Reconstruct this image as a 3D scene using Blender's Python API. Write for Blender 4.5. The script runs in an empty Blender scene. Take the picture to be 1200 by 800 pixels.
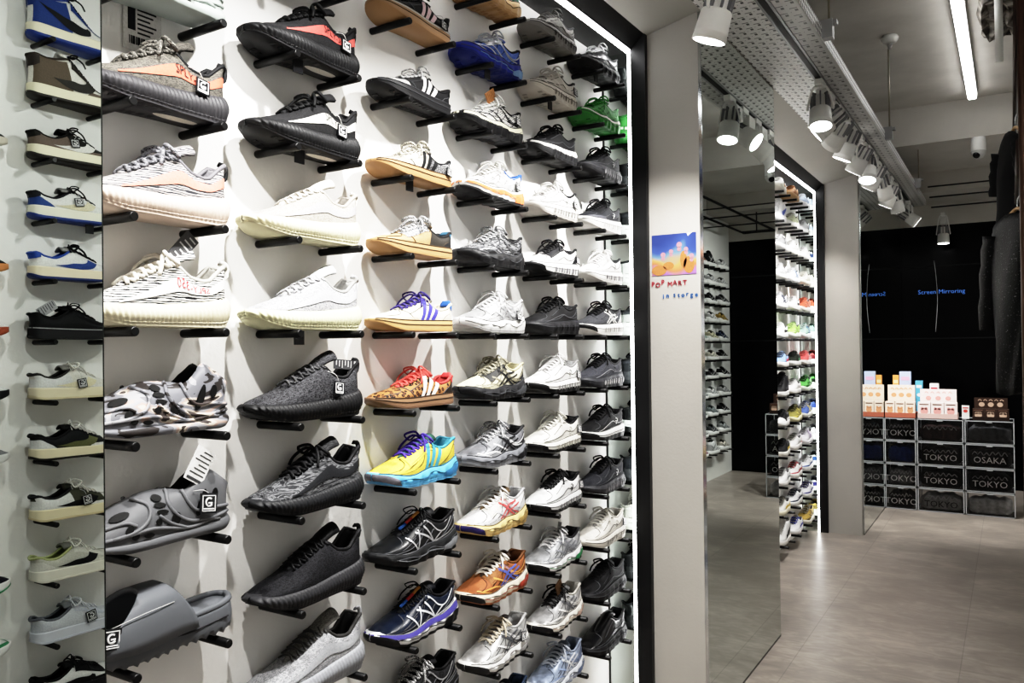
import bpy, bmesh, math, random
from mathutils import Vector, Matrix
RND = random.Random(11)
PI = math.pi
SC = bpy.context.scene
COL = SC.collection

# ------------------------------------------------------------------ helpers
def lin(h):
    h = h.lstrip('#')
    v = [int(h[i:i + 2], 16) / 255 for i in (0, 2, 4)]
    v = [c / 12.92 if c <= .04045 else ((c + .055) / 1.055) ** 2.4 for c in v]
    y = .3 * v[0] + .59 * v[1] + .11 * v[2]
    return tuple(y + (c - y) * .84 for c in v) + (1,)

MATS = {}
def newmat(key):
    m = bpy.data.materials.new(key)
    m.use_nodes = True
    nt = m.node_tree
    b = nt.nodes['Principled BSDF']
    MATS[key] = m
    return m, nt, b

def plain(h, rough=.6, metal=0, emit=0, coat=0, spec=.5):
    key = 'paint %s %s %s %s %s' % (h, rough, metal, emit, coat)
    if key in MATS: return MATS[key]
    m, nt, b = newmat(key)
    b.inputs['Base Color'].default_value = lin(h)
    b.inputs['Roughness'].default_value = rough
    b.inputs['Metallic'].default_value = metal
    b.inputs['Coat Weight'].default_value = coat
    b.inputs['Specular IOR Level'].default_value = spec * .7
    if emit:
        b.inputs['Emission Color'].default_value = lin(h)
        b.inputs['Emission Strength'].default_value = emit
    return m

def coords(nt, scale, rot=(0, 0, 0), kind='Object'):
    tc = nt.nodes.new('ShaderNodeTexCoord'); mp = nt.nodes.new('ShaderNodeMapping')
    nt.links.new(tc.outputs[kind], mp.inputs['Vector'])
    mp.inputs['Scale'].default_value = scale if hasattr(scale, '__len__') else (scale,) * 3
    mp.inputs['Rotation'].default_value = rot
    return mp.outputs['Vector']

def ramp(nt, fac, stops, interp='LINEAR'):
    r = nt.nodes.new('ShaderNodeValToRGB'); cr = r.color_ramp; cr.interpolation = interp
    while len(cr.elements) < len(stops): cr.elements.new(.5)
    for e, (p, c) in zip(cr.elements, stops):
        e.position = p; e.color = lin(c)
    nt.links.new(fac, r.inputs['Fac'])
    return r.outputs['Color']

def bump(nt, b, fac, strength, dist=.002):
    n = nt.nodes.new('ShaderNodeBump'); n.inputs['Strength'].default_value = strength
    n.inputs['Distance'].default_value = dist
    nt.links.new(fac, n.inputs['Height']); nt.links.new(n.outputs['Normal'], b.inputs['Normal'])

def noisy(stops, scale=(60, 60, 60), rough=.7, detail=3, interp='LINEAR', bmp=.3, kind='noise', dist=0., metal=0, rot=(0, 0, 0)):
    key = 'pattern %s %s %s %s %s %s' % (stops, scale, rough, interp, kind, dist)
    if key in MATS: return MATS[key]
    m, nt, b = newmat(key[:60]); MATS[key] = m
    v = coords(nt, scale, rot)
    if kind == 'noise':
        t = nt.nodes.new('ShaderNodeTexNoise'); t.inputs['Scale'].default_value = 1
        t.inputs['Detail'].default_value = detail; t.inputs['Distortion'].default_value = dist
        out = t.outputs['Fac']
    elif kind == 'wave':
        t = nt.nodes.new('ShaderNodeTexWave'); t.inputs['Scale'].default_value = 1
        t.inputs['Distortion'].default_value = dist; t.inputs['Detail'].default_value = detail
        t.inputs['Detail Scale'].default_value = 1.5
        t.bands_direction = 'Z'
        out = t.outputs['Fac']
    else:
        t = nt.nodes.new('ShaderNodeTexVoronoi'); t.inputs['Scale'].default_value = 1
        out = t.outputs['Distance']
    nt.links.new(v, t.inputs['Vector'])
    nt.links.new(ramp(nt, out, stops, interp), b.inputs['Base Color'])
    b.inputs['Roughness'].default_value = rough
    b.inputs['Specular IOR Level'].default_value = .22
    b.inputs['Metallic'].default_value = metal
    if bmp: bump(nt, b, out, bmp)
    return m

def mt(s):
    """short material words: '#hex' matte, 'r#hex' rubber, 'g#hex' gloss, 's#hex' silver, 'k#a#b' knit, 'f#a#b' mesh fabric, 'm#a#b' marbled"""
    if not isinstance(s, str): return s
    if s[0] == '#': return noisy([(.36, shade(s, .90)), (.62, shade(s, .96))], (240, 240, 240), .62, 3, bmp=.2)
    c = ['#' + x for x in s[1:].split('#')[1:]]
    k = s[0]
    if k == 'r': return plain(c[0], .55)
    if k == 'g': return plain(c[0], .28, coat=.3)
    if k == 's': return noisy([(.3, shade(c[0], .8)), (.7, c[0])], (60, 60, 60), .34, 3, bmp=.1, metal=.55)
    if k == 'k': return noisy([(.42, c[0]), (.55, c[1])], (210, 330, 620), .8, 2, bmp=.5, dist=1.2)
    if k == 'f': return noisy([(.4, c[0]), (.6, c[1])], (420, 420, 420), .75, 2, bmp=.5)
    if k == 'm': return noisy([(.42, c[0]), (.5, c[1]), (.58, c[0])], (22, 40, 150), .75, 4, bmp=.3, dist=2.)
    if k == 'z': return noisy([(0, c[0]), (.40, c[1])], (16, 50, 75), .75, 3, 'CONSTANT', .3, 'wave', 7.)
    if k == 'l': return noisy([(0, '#6a3a16'), (.22, '#100a07'), (.46, '#94642f')], (95, 95, 95), .7, 2, 'CONSTANT', .1, 'vor')
    if k == 'c': return noisy([(0, '#2f2b2a'), (.40, '#6f7076'), (.48, '#97979b'), (.52, '#b0978c'), (.56, '#c6bdae'), (.61, '#453d3b')],
                              (11, 20, 22), .45, 2, 'CONSTANT', .0, 'noise', 1.5)

def shade(h, k):
    h = h.lstrip('#')
    return '#' + ''.join('%02x' % max(0, min(255, int(int(h[i:i + 2], 16) * k))) for i in (0, 2, 4))

def link(o, parent=None):
    COL.objects.link(o)
    if parent: o.parent = parent
    return o

def empty(name, label, cat, loc=(0, 0, 0), rz=0., group=None, parent=None):
    o = bpy.data.objects.new(name, None); o.empty_display_size = .05
    link(o); o.location = loc; o.rotation_euler = (0, 0, rz)
    tag(o, label, cat, group)
    return o

def tag(o, label, cat, group=None):
    o['label'] = label; o['category'] = cat
    if group: o['group'] = group
    return o

def build(name, bm, mats, parent=None, smooth=True, weld=0., solid=0., mofs=0, recalc=False, loc=None):
    if weld: bmesh.ops.remove_doubles(bm, verts=bm.verts, dist=weld)
    if recalc: bmesh.ops.recalc_face_normals(bm, faces=bm.faces)
    me = bpy.data.meshes.new(name)
    for f in bm.faces: f.smooth = smooth
    bm.to_mesh(me); bm.free()
    for m in (mats if isinstance(mats, (list, tuple)) else [mats]): me.materials.append(mt(m))
    o = link(bpy.data.objects.new(name, me), parent)
    if loc is not None: o.location = loc
    if solid:
        s = o.modifiers.new('thickness', 'SOLIDIFY'); s.thickness = solid; s.offset = -1
        s.material_offset = mofs; s.material_offset_rim = mofs
    return o

def structure(name, bm, m, **k):
    o = build(name, bm, m, smooth=k.pop('smooth', False), **k); o['kind'] = 'structure'
    return o

def box(bm, lo, hi, bev=0., seg=2, mi=0):
    c = [(a + b) / 2 for a, b in zip(lo, hi)]; s = [abs(b - a) for a, b in zip(lo, hi)]
    r = bmesh.ops.create_cube(bm, size=1, matrix=Matrix.Translation(c) @ Matrix.Diagonal((s[0], s[1], s[2], 1)))
    fs = {f for v in r['verts'] for f in v.link_faces}
    for f in fs: f.material_index = mi
    if bev: 
        es = list({e for v in r['verts'] for e in v.link_edges})
        rr = bmesh.ops.bevel(bm, geom=es, offset=bev, segments=seg, affect='EDGES', profile=.5)
        for f in rr['faces']: f.material_index = mi

def bx(name, lo, hi, m, parent=None, bev=0., smooth=False):
    bm = bmesh.new(); box(bm, lo, hi, bev)
    return build(name, bm, m, parent, smooth)

def spline(pts, n):
    pts = [Vector(p) for p in pts]
    if len(pts) == 2: return [pts[0].lerp(pts[1], i / n) for i in range(n + 1)]
    out = []; m = len(pts) - 1
    for i in range(n + 1):
        s = i / n * m; k = min(int(s), m - 1); t = s - k
        p1, p2 = pts[k], pts[k + 1]
        p0 = pts[k - 1] if k else p1 * 2 - p2
        p3 = pts[k + 2] if k + 2 <= m else p2 * 2 - p1
        out.append(.5 * ((2 * p1) + (p2 - p0) * t + (2 * p0 - 5 * p1 + 4 * p2 - p3) * t * t + (3 * p1 - p0 - 3 * p2 + p3) * t ** 3))
    return out

def tube(bm, pts, r, n=6, res=0, cap=True, flat=1.):
    if res: pts = spline(pts, res)
    pts = [Vector(p) for p in pts]
    rings = []; up = None
    for i, p in enumerate(pts):
        t = (pts[min(i + 1, len(pts) - 1)] - pts[max(i - 1, 0)])
        if t.length < 1e-9: t = Vector((0, 0, 1))
        t.normalize()
        if up is None: up = t.orthogonal().normalized()
        up = (up - t * up.dot(t))
        if up.length < 1e-6: up = t.orthogonal()
        up.normalize(); sd = t.cross(up)
        rr = r[i] if isinstance(r, (list, tuple)) else r
        rings.append([bm.verts.new(p + (up * math.cos(a) * flat + sd * math.sin(a)) * rr) for a in (2 * PI * k / n for k in range(n))])
    for a, b in zip(rings, rings[1:]):
        for k in range(n): bm.faces.new((a[k], a[(k + 1) % n], b[(k + 1) % n], b[k]))
    if cap:
        bm.faces.new(rings[0][::-1]); bm.faces.new(rings[-1])

def lathe(bm, prof, n=24, mat=Matrix.Identity(4)):
    """prof: [(r, h)] about local z"""
    rings = [[bm.verts.new(mat @ Vector((r * math.cos(2 * PI * k / n), r * math.sin(2 * PI * k / n), h))) for k in range(n)] for r, h in prof]
    for a, b in zip(rings, rings[1:]):
        for k in range(n): bm.faces.new((a[k], a[(k + 1) % n], b[(k + 1) % n], b[k]))
    bm.faces.new(rings[0][::-1]); bm.faces.new(rings[-1])

def gridmesh(bm, rows, flip=False, cyc=False, mi=0):
    vs = [[bm.verts.new(p) for p in r] for r in rows]
    for a, b in zip(vs, vs[1:]):
        n = len(a)
        for k in range(n if cyc else n - 1):
            q = (a[k], a[(k + 1) % n], b[(k + 1) % n], b[k])
            f = bm.faces.new(q[::-1] if flip else q); f.material_index = mi
    return vs

TXT = {}
def text_mesh(body, size=1.):
    """flat lettering as (verts, faces), centred"""
    if body in TXT: return TXT[body]
    cu = bpy.data.curves.new('lettering', 'FONT'); cu.body = body; cu.size = 1
    cu.align_x = 'CENTER'; cu.align_y = 'CENTER'; cu.resolution_u = 2
    o = bpy.data.objects.new('lettering', cu); COL.objects.link(o)
    dg = bpy.context.evaluated_depsgraph_get()
    me = bpy.data.meshes.new_from_object(o.evaluated_get(dg))
    r = ([v.co.copy() for v in me.vertices], [tuple(p.vertices) for p in me.polygons])
    bpy.data.objects.remove(o); bpy.data.curves.remove(cu); bpy.data.meshes.remove(me)
    TXT[body] = r
    return r

def lettering(bm, body, fn, size):
    v, f = text_mesh(body)
    vs = [bm.verts.new(fn(p.x * size, p.y * size)) for p in v]
    for q in f:
        try: bm.faces.new([vs[i] for i in q])
        except ValueError: pass

def pchip(pts):
    xs = [p[0] for p in pts]; ys = [p[1] for p in pts]; n = len(xs)
    h = [xs[i + 1] - xs[i] for i in range(n - 1)]; d = [(ys[i + 1] - ys[i]) / h[i] for i in range(n - 1)]
    m = [d[0]] + [0 if d[i - 1] * d[i] <= 0 else 2 * d[i - 1] * d[i] / (d[i - 1] + d[i]) for i in range(1, n - 1)] + [d[-1]]
    def f(x):
        if x <= xs[0]: return ys[0]
        if x >= xs[-1]: return ys[-1]
        k = 0
        while x > xs[k + 1]: k += 1
        t = (x - xs[k]) / h[k]
        return ((2 * t ** 3 - 3 * t * t + 1) * ys[k] + (t ** 3 - 2 * t * t + t) * h[k] * m[k] + (-2 * t ** 3 + 3 * t * t) * ys[k + 1] + (t ** 3 - t * t) * h[k] * m[k + 1])
    return f

# ------------------------------------------------------------------ shoes
W0 = [(0, 0), (.012, .013), (.035, .0225), (.08, .029), (.18, .033), (.33, .034), (.48, .038), (.62, .0435), (.74, .046), (.84, .0425), (.92, .0355), (.965, .0258), (.99, .0145), (1, 0)]
G0 = [(0, .03), (.04, .024), (.2, .025), (.36, .023), (.45, .016), (.58, .013), (.67, .008), (.72, 0), (1, 0)]
ZB = [(0, .010), (.06, .002), (.12, 0), (.72, 0), (.86, .006), (1, .020)]
STY = {
 'knit': dict(L=.302, ws=1.06, T=[(0, .108), (.04, .116), (.09, .104), (.18, .082), (.28, .087), (.4, .110), (.52, .098), (.64, .079), (.76, .063), (.88, .052), (.96, .045), (1, .034)],
              B=[(0, .052), (.08, .046), (.3, .037), (.6, .030), (.85, .029), (1, .033)], bulge=.007, ribs=(32, .0046), tip=.034, kind='knit_sneaker', fl=.002),
 'court': dict(L=.298, ws=.98, T=[(0, .068), (.05, .071), (.12, .058), (.22, .053), (.32, .063), (.42, .079), (.55, .066), (.68, .053), (.8, .045), (.92, .040), (1, .028)],
               B=[(0, .024), (.3, .022), (.7, .020), (1, .024)], bulge=.001, ribs=None, tip=.014, kind='low_sneaker', fl=.003),
 'run': dict(L=.304, ws=1.04, T=[(0, .092), (.05, .098), (.12, .087), (.22, .077), (.32, .084), (.42, .100), (.55, .086), (.68, .070), (.8, .059), (.92, .050), (1, .036)],
             B=[(0, .046), (.08, .042), (.3, .033), (.6, .027), (.85, .027), (1, .033)], bulge=.004, ribs=None, tip=.02, kind='running_shoe', fl=.003, wave=.0035),
 'cloud': dict(L=.302, ws=1.03, T=[(0, .092), (.05, .098), (.12, .087), (.22, .078), (.32, .085), (.42, .101), (.55, .087), (.68, .071), (.8, .060), (.92, .050), (1, .036)],
               B=[(0, .044), (.08, .041), (.3, .036), (.6, .031), (.85, .028), (1, .032)], bulge=.004, ribs=None, tip=.018, kind='running_shoe', fl=.003, scal=.006),
 'jlow': dict(L=.300, ws=1.02, T=[(0, .076), (.05, .080), (.12, .069), (.22, .064), (.32, .076), (.42, .094), (.55, .080), (.68, .064), (.8, .056), (.92, .050), (1, .036)],
              B=[(0, .032), (.3, .029), (.7, .027), (1, .031)], bulge=.000, ribs=None, tip=.016, kind='low_sneaker', fl=.003),
 'jhigh': dict(L=.300, ws=1.02, T=[(0, .128), (.05, .132), (.15, .126), (.28, .132), (.40, .142), (.48, .122), (.58, .092), (.68, .068), (.8, .057), (.92, .050), (1, .036)],
               B=[(0, .034), (.3, .030), (.7, .028), (1, .032)], bulge=.000, ribs=None, tip=.018, kind='high_top_sneaker', fl=.003),
 'clog': dict(L=.306, ws=1.08, T=[(0, .078), (.05, .092), (.12, .112), (.19, .124), (.25, .108), (.34, .088), (.42, .092), (.55, .094), (.68, .084), (.8, .068), (.92, .050), (1, .028)],
              B=[(0, .022), (.3, .014), (.7, .012), (1, .016)], bulge=.004, ribs=None, tip=0, kind='foam_clog', fl=.001,
              G=[(0, .03), (.1, .02), (.2, .014), (.28, .022), (.36, .018), (.42, .006), (.45, 0), (1, 0)]),
}

KS = .925
class Shape:
    def __init__(s, st):
        P = STY[st]; s.P = P; s.L = P['L'] * KS
        k = P['ws'] * .95; sc = lambda l: [(a, b * KS) for a, b in l]
        s.W = pchip([(a, b * k) for a, b in W0])
        s.B = pchip(sc(P['B'])); s.T = pchip(sc(P['T'])); s.G = pchip(sc(P.get('G', G0))); s.Z = pchip(ZB)
    def S(s, u, t, side=1, off=0.):
        if off:
            e = .004
            u0, u1 = max(0, u - e), min(1, u + e); t0, t1 = max(0, t - .02), min(1, t + .02)
            du = s.S(u1, t, side) - s.S(u0, t, side); dt = s.S(u, t1, side) - s.S(u, t0, side)
            n = dt.cross(du) * side
            if n.length < 1e-10: n = Vector((1 if u > .5 else -1, 0, 0))
            n.normalize()
            return s.S(u, t, side) + n * off
        w = s.W(u); g = min(s.G(u), w * .9); b = s.B(u); T = s.T(u)
        k = max(0., 1 - t ** 2.3) ** (1 / 1.9)
        y = g + (w - g) * k
        y *= 1 + .05 * math.sin(PI * t)
        x = u * s.L - .026 * t * t * u ** 9 + (.010 * t - .014 * t * t * t) * (1 - u) ** 9
        return Vector((x, side * y - .004 * math.sin(PI * min(1, max(0, (u - .55) / .45)) * .5) + 0, b + t * (T - b)))
    def K(s, u, q, side=1, off=0.):
        P = s.P; w = s.W(u); e = .003
        u0, u1 = max(0, u - e), min(1, u + e)
        d = (s.W(u1) - s.W(u0)) / ((u1 - u0) * s.L)
        nx, ny = -d, 1.; l = math.hypot(nx, ny); nx /= l; ny /= l
        n = max(0., math.sin(PI * min(1, max(0, q))))
        out = P['fl'] + P['bulge'] * n + off
        if P['ribs']:
            nr, am = P['ribs']
            out += am * (abs(math.sin(PI * nr * (u - .12 * (q - .5) / 4))) - .6) * n ** .5
        zb = s.Z(u); lip = .004
        if P.get('scal'):
            zb += P['scal'] * max(0, math.sin(PI * 11 * u)) ** 4 * (1 if .08 < u < .8 else 0) * 0
            out += .0025 * (abs(math.sin(PI * 7 * u)) - .5) * (1 if q < .75 else .3)
        if P.get('wave'):
            out += .0022 * math.sin(2 * PI * 8 * u) * (1 if q < .62 else .2)
            lip += P['wave'] * math.sin(2 * PI * 2.2 * u + 1)
        return Vector((u * s.L + nx * out, side * (w + ny * out) - .004 * math.sin(PI * min(1, max(0, (u - .55) / .45)) * .5), zb + q * (s.B(u) + lip - zb)))

def cosu(n, a=0., b=1.): return [a + (b - a) * .5 * (1 - math.cos(PI * i / n)) for i in range(n + 1)]

def upper(sh, m, lining, par, q):
    nu, nt = (46, 10) if q else (20, 5)
    bm = bmesh.new(); us = cosu(nu)
    for sd in (1, -1):
        rows = [[sh.S(u, j / nt, sd) for j in range(nt + 1)] for u in us]
        gridmesh(bm, rows, flip=(sd < 0))
    return build('upper', bm, [m, lining], par, weld=1e-5, solid=.0035, mofs=1)

def sole(sh, m, par, name='midsole', q0=0., q1=1., off=0., q=1, teeth=None):
    nu = (200 if sh.P['ribs'] else 72) if q else 22
    ns = 7 if q else 3
    if teeth: nu = 160
    bm = bmesh.new(); rows = []
    for u in cosu(nu):
        r = []
        for sd in (1, -1):
            for j in range(ns + 1):
                f = j / ns; qq = q1 + (q0 - q1) * f if sd > 0 else q0 + (q1 - q0) * f
                p = sh.K(u, qq, sd, off)
                if teeth and qq <= q0 + 1e-6: p.z += teeth[1] * (abs(((u * teeth[0]) % 1) - .5) * 2)
                r.append(p)
        rows.append(r)
    gridmesh(bm, rows, cyc=True)
    return build(name, bm, m, par, recalc=True)

def patch(sh, name, m, A, Bc, par, off=.0014, n=18, k=4, surf='S', sides=(1,), solid=0):
    """overlay between two curves of (u, t) points on the upper or the sole"""
    bm = bmesh.new()
    a = spline([(p[0], p[1], 0) for p in A], n); b = spline([(p[0], p[1], 0) for p in Bc], n)
    f = sh.S if surf == 'S' else sh.K
    for sd in sides:
        rows = []
        for p, r in zip(a, b):
            rows.append([f(min(1, max(0, p.x + (r.x - p.x) * j / k)), min(1, max(0, p.y + (r.y - p.y) * j / k)), sd, off) for j in range(k + 1)])
        gridmesh(bm, rows, flip=(sd < 0))
    return build(name, bm, m, par)

def strip(sh, name, m, pts, w, par, off=.0016, n=16, surf='S', sides=(1,)):
    """ribbon of width w (in u) or list of widths along (u,t) points"""
    ws = w if isinstance(w, (list, tuple)) else [w] * len(pts)
    A = []; Bc = []
    for i, p in enumerate(pts):
        q0 = pts[max(0, i - 1)]; q1 = pts[min(len(pts) - 1, i + 1)]
        dx, dy = (q1[0] - q0[0]) * .3, (q1[1] - q0[1]) * .06
        l = math.hypot(dx, dy) or 1
        nx, ny = -dy / l * ws[i] / .3 * .5, dx / l * ws[i] / .06 * .5
        A.append((p[0] - nx, p[1] - ny)); Bc.append((p[0] + nx, p[1] + ny))
    return patch(sh, name, m, A, Bc, par, off, n, 2, surf, sides)

def on_side(sh, u, t, body, size, m, par, name='lettering', mirror=False, off=.0026):
    bm = bmesh.new(); s = -1 if mirror else 1
    lettering(bm, body, lambda a, b: sh.S(u - s * a / sh.L, min(1, max(0, t + b / (sh.T(u) - sh.B(u)))), 1, off), size)
    return build(name, bm, m, par, smooth=False)

def tongue(sh, m, par, q, u0=.36, u1=.715):
    bm = bmesh.new(); n, k = (16, 8) if q else (6, 4)
    rows = []; tip = sh.P['tip']
    for i in range(n + 1):
        s = i / n; u = u0 + (u1 - u0) * s; e = max(0, 1 - s * 3.2)
        g = sh.G(u) + .005
        r = []
        for j in range(k + 1):
            v = j / k * 2 - 1
            r.append(Vector((u * sh.L - tip * .9 * e * e, v * g * (1 - .12 * e * abs(v)), sh.T(u) - .005 + (1 - v * v) * .009 + tip * (e ** 1.5) * (1 - .25 * v * v))))
        rows.append(r)
    gridmesh(bm, rows, flip=True)
    return build('tongue', bm, m, par, solid=.006)

def laces(sh, m, par, q, n=6, r=.0024, bow=True, seed=0, rope=False, u0=.43, u1=.69):
    bm = bmesh.new(); rr = random.Random(seed)
    seg = 6 if q else 4
    for i in range(n):
        u = u1 - (u1 - u0) * i / (n - 1)
        ub = u - (u1 - u0) / n * .9
        for sd in (1, -1):
            a = sh.S(u, .93, sd, .002); b = sh.S(max(.3, ub), .93, -sd, .003)
            mid = (a + b) * .5; mid.z = sh.T((u + ub) / 2) + .006 + .001 * sd
            qa = a.lerp(mid, .55); qa.z = mid.z - .001; qb = b.lerp(mid, .55); qb.z = mid.z - .001
            tube(bm, [a, qa, mid, qb, b], r, seg, 10 if q else 5, flat=.6 if not rope else 1)
    if bow:
        u = u0 - .01; c = Vector((u * sh.L, 0, sh.T(u) + .010))
        for sd in (1, -1):
            h = rr.uniform(.8, 1.3)
            pts = [c, c + Vector((.006, sd * .012, .010 * h)), c + Vector((.002 + .012 * h, sd * .034, .004 * h)), c + Vector((-.004, sd * .036, -.010)), c + Vector((-.006, sd * .018, .002)), c]
            tube(bm, pts, r, seg, 18 if q else 9, flat=.7 if not rope else 1)
            e = [c, c + Vector((.012, sd * .016, .004)), c + Vector((.026, sd * .034, -.012 * h)), c + Vector((.034, sd * .040, -.030))]
            tube(bm, e, r, seg, 10 if q else 5, flat=.7 if not rope else 1)
        bmesh.ops.create_icosphere(bm, subdivisions=1, radius=r * 2.2, matrix=Matrix.Translation(c))
    return build('shoelace', bm, m, par)

def collar(sh, m, par, q, r=.0042, u1=.40):
    bm = bmesh.new()
    pts = [sh.S(u, 1, 1) for u in cosu(14, 0, u1)][::-1] + [sh.S(u, 1, -1) for u in cosu(14, 0, u1)][1:]
    tube(bm, pts, r, 6)
    return build('collar', bm, m, par)

def insole(sh, m, par):
    bm = bmesh.new(); rows = []
    for u in cosu(14, .02, .75):
        w = sh.W(u) * .9; rows.append([Vector((u * sh.L, w * v, sh.B(u) + .008)) for v in (-1, 0, 1)])
    gridmesh(bm, rows, flip=True)
    return build('insole', bm, m, par)

def hang_tag(sh, par, u=.3, t=.42, tilt=.15, sz=.027, m='g#15161a', c='#e9e9e9', text=None, above=.86):
    c0 = sh.S(u, t, 1) + Vector((0, .007, 0))
    top = sh.S(min(.46, u + .08), above, 1, .003)
    M = Matrix.Translation(c0) @ Matrix.Rotation(PI, 4, 'Z') @ Matrix.Rotation(tilt, 4, 'Y') @ Matrix.Rotation(-.12, 4, 'X')
    # local: x right (heelward), z up, -y outward
    bm = bmesh.new(); box(bm, (-sz / 2, -.0012, -sz / 2), (sz / 2, .0012, sz / 2))
    bm.transform(M); tg = build('hang_tag', bm, m, par, smooth=False)
    bm = bmesh.new(); h = sz * .40; w = sz * .045
    for a in (((-h, -h), (h, -h + w)), ((-h, h - w), (h, h)), ((-h, -h), (-h + w, h)), ((h - w, -h), (h, h))):
        box(bm, (a[0][0], -.0019, a[0][1]), (a[1][0], -.0012, a[1][1]))
    if text:
        lettering(bm, text, lambda x, z: Vector((x, -.0019, z)), sz * .3)
    else:
        pts = [Vector((math.cos(x) * sz * .2, -.0016, math.sin(x) * sz * .2 + sz * .06)) for x in [.9 + i * (2 * PI - 1.5) / 14 for i in range(15)]]
        tube(bm, pts, sz * .055, 4)
        box(bm, (-sz * .05, -.0019, -sz * .02), (sz * .2, -.0012, sz * .06))
        box(bm, (-h * .8, -.0019, -sz * .30), (h * .8, -.0012, -sz * .24))
    bm.transform(M); build('logo', bm, c, tg, smooth=False)
    bm = bmesh.new(); p = M @ Vector((0, 0, sz / 2))
    tube(bm, [p, p.lerp(top, .5) + Vector((0, .006, .004)), top], .0007, 4, 6)
    build('string', bm, '#d8d8d8', tg)
    return tg

def ticket(sh, par, u=.2, z=.11, rot=.5, size=(.05, .032), m='#e8e8e6', stripe='#4a4a4c', y=.012):
    """stiff paper ticket standing out of the shoe"""
    M = Matrix.Translation((u * sh.L, y, z)) @ Matrix.Rotation(rot, 4, 'Y')
    bm = bmesh.new(); box(bm, (-size[1] / 2, -.0008, -size[0] / 2), (size[1] / 2, .0008, size[0] / 2)); bm.transform(M)
    t = build('price_ticket', bm, m, par, smooth=False)
    bm = bmesh.new()
    for i in range(6):
        zz = size[0] * (.38 - i * .13); box(bm, (-size[1] * .4, .0009, zz), (size[1] * (.1 + .28 * ((i * 7) % 3) / 2), .0012, zz + size[0] * .035))
    box(bm, (-size[1] * .4, .0009, -size[0] * .46), (size[1] * .4, .0012, -size[0] * .38))
    bm.transform(M); build('print', bm, stripe, t, smooth=False)

def hexof(m): 
    if '#' not in m: return '3a2416', 40
    h = m[m.index('#') + 1:][:6]
    return h, sum(int(h[i:i + 2], 16) for i in (0, 2, 4)) / 3
def seams(sh, up, so, par, st):
    """stitched panel lines of the upper and the groove of the sole, each one part"""
    h, l = hexof(up)
    col = '#' + shade(h, .45)[1:] if l > 80 else '#55565a'
    L = {'run': [[(.03, .86), (.11, .6), (.2, .34), (.30, .03)], [(.50, .74), (.57, .45), (.70, .26), (.88, .22)], [(.735, .98), (.77, .72), (.86, .52), (.97, .46)], [(.38, .80), (.52, .76), (.70, .62)], [(.36, .60), (.44, .3), (.56, .05)], [(.62, .62), (.70, .5), (.80, .34)]],
         'cloud': [[(.03, .80), (.14, .56), (.26, .40), (.42, .40)], [(.42, .40), (.56, .3), (.72, .3), (.90, .3)], [(.38, .80), (.52, .76), (.70, .62)], [(.735, .98), (.78, .66), (.90, .5)]],
         'court': [[(.02, .55), (.14, .5), (.2, .2), (.21, .02)], [(.62, .03), (.66, .4), (.70, .95)], [(.72, .95), (.80, .66), (.95, .6)], [(.38, .78), (.52, .74), (.68, .6)]]}[st]
    for pts in L:
        bm = bmesh.new(); a = spline([(x, y, 0) for x, y in pts], 16)
        tube(bm, [sh.S(min(1, max(0, p.x)), min(1, max(0, p.y)), 1, .0006) for p in a], .0011, 4)
        build('seam', bm, col, par)
    h, l = hexof(so)
    for q_, am in ((.55, .14 if st == 'run' else 0), (1, 0)):
        bm = bmesh.new()
        tube(bm, [sh.K(u, q_ + am * math.sin(2 * PI * 3 * u), 1, .0003) for u in cosu(60, .01, .99)], .0012, 4)
        build('sole_seam', bm, '#' + shade(h, .5)[1:] if l > 80 else '#4a4b4f', par)

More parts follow.
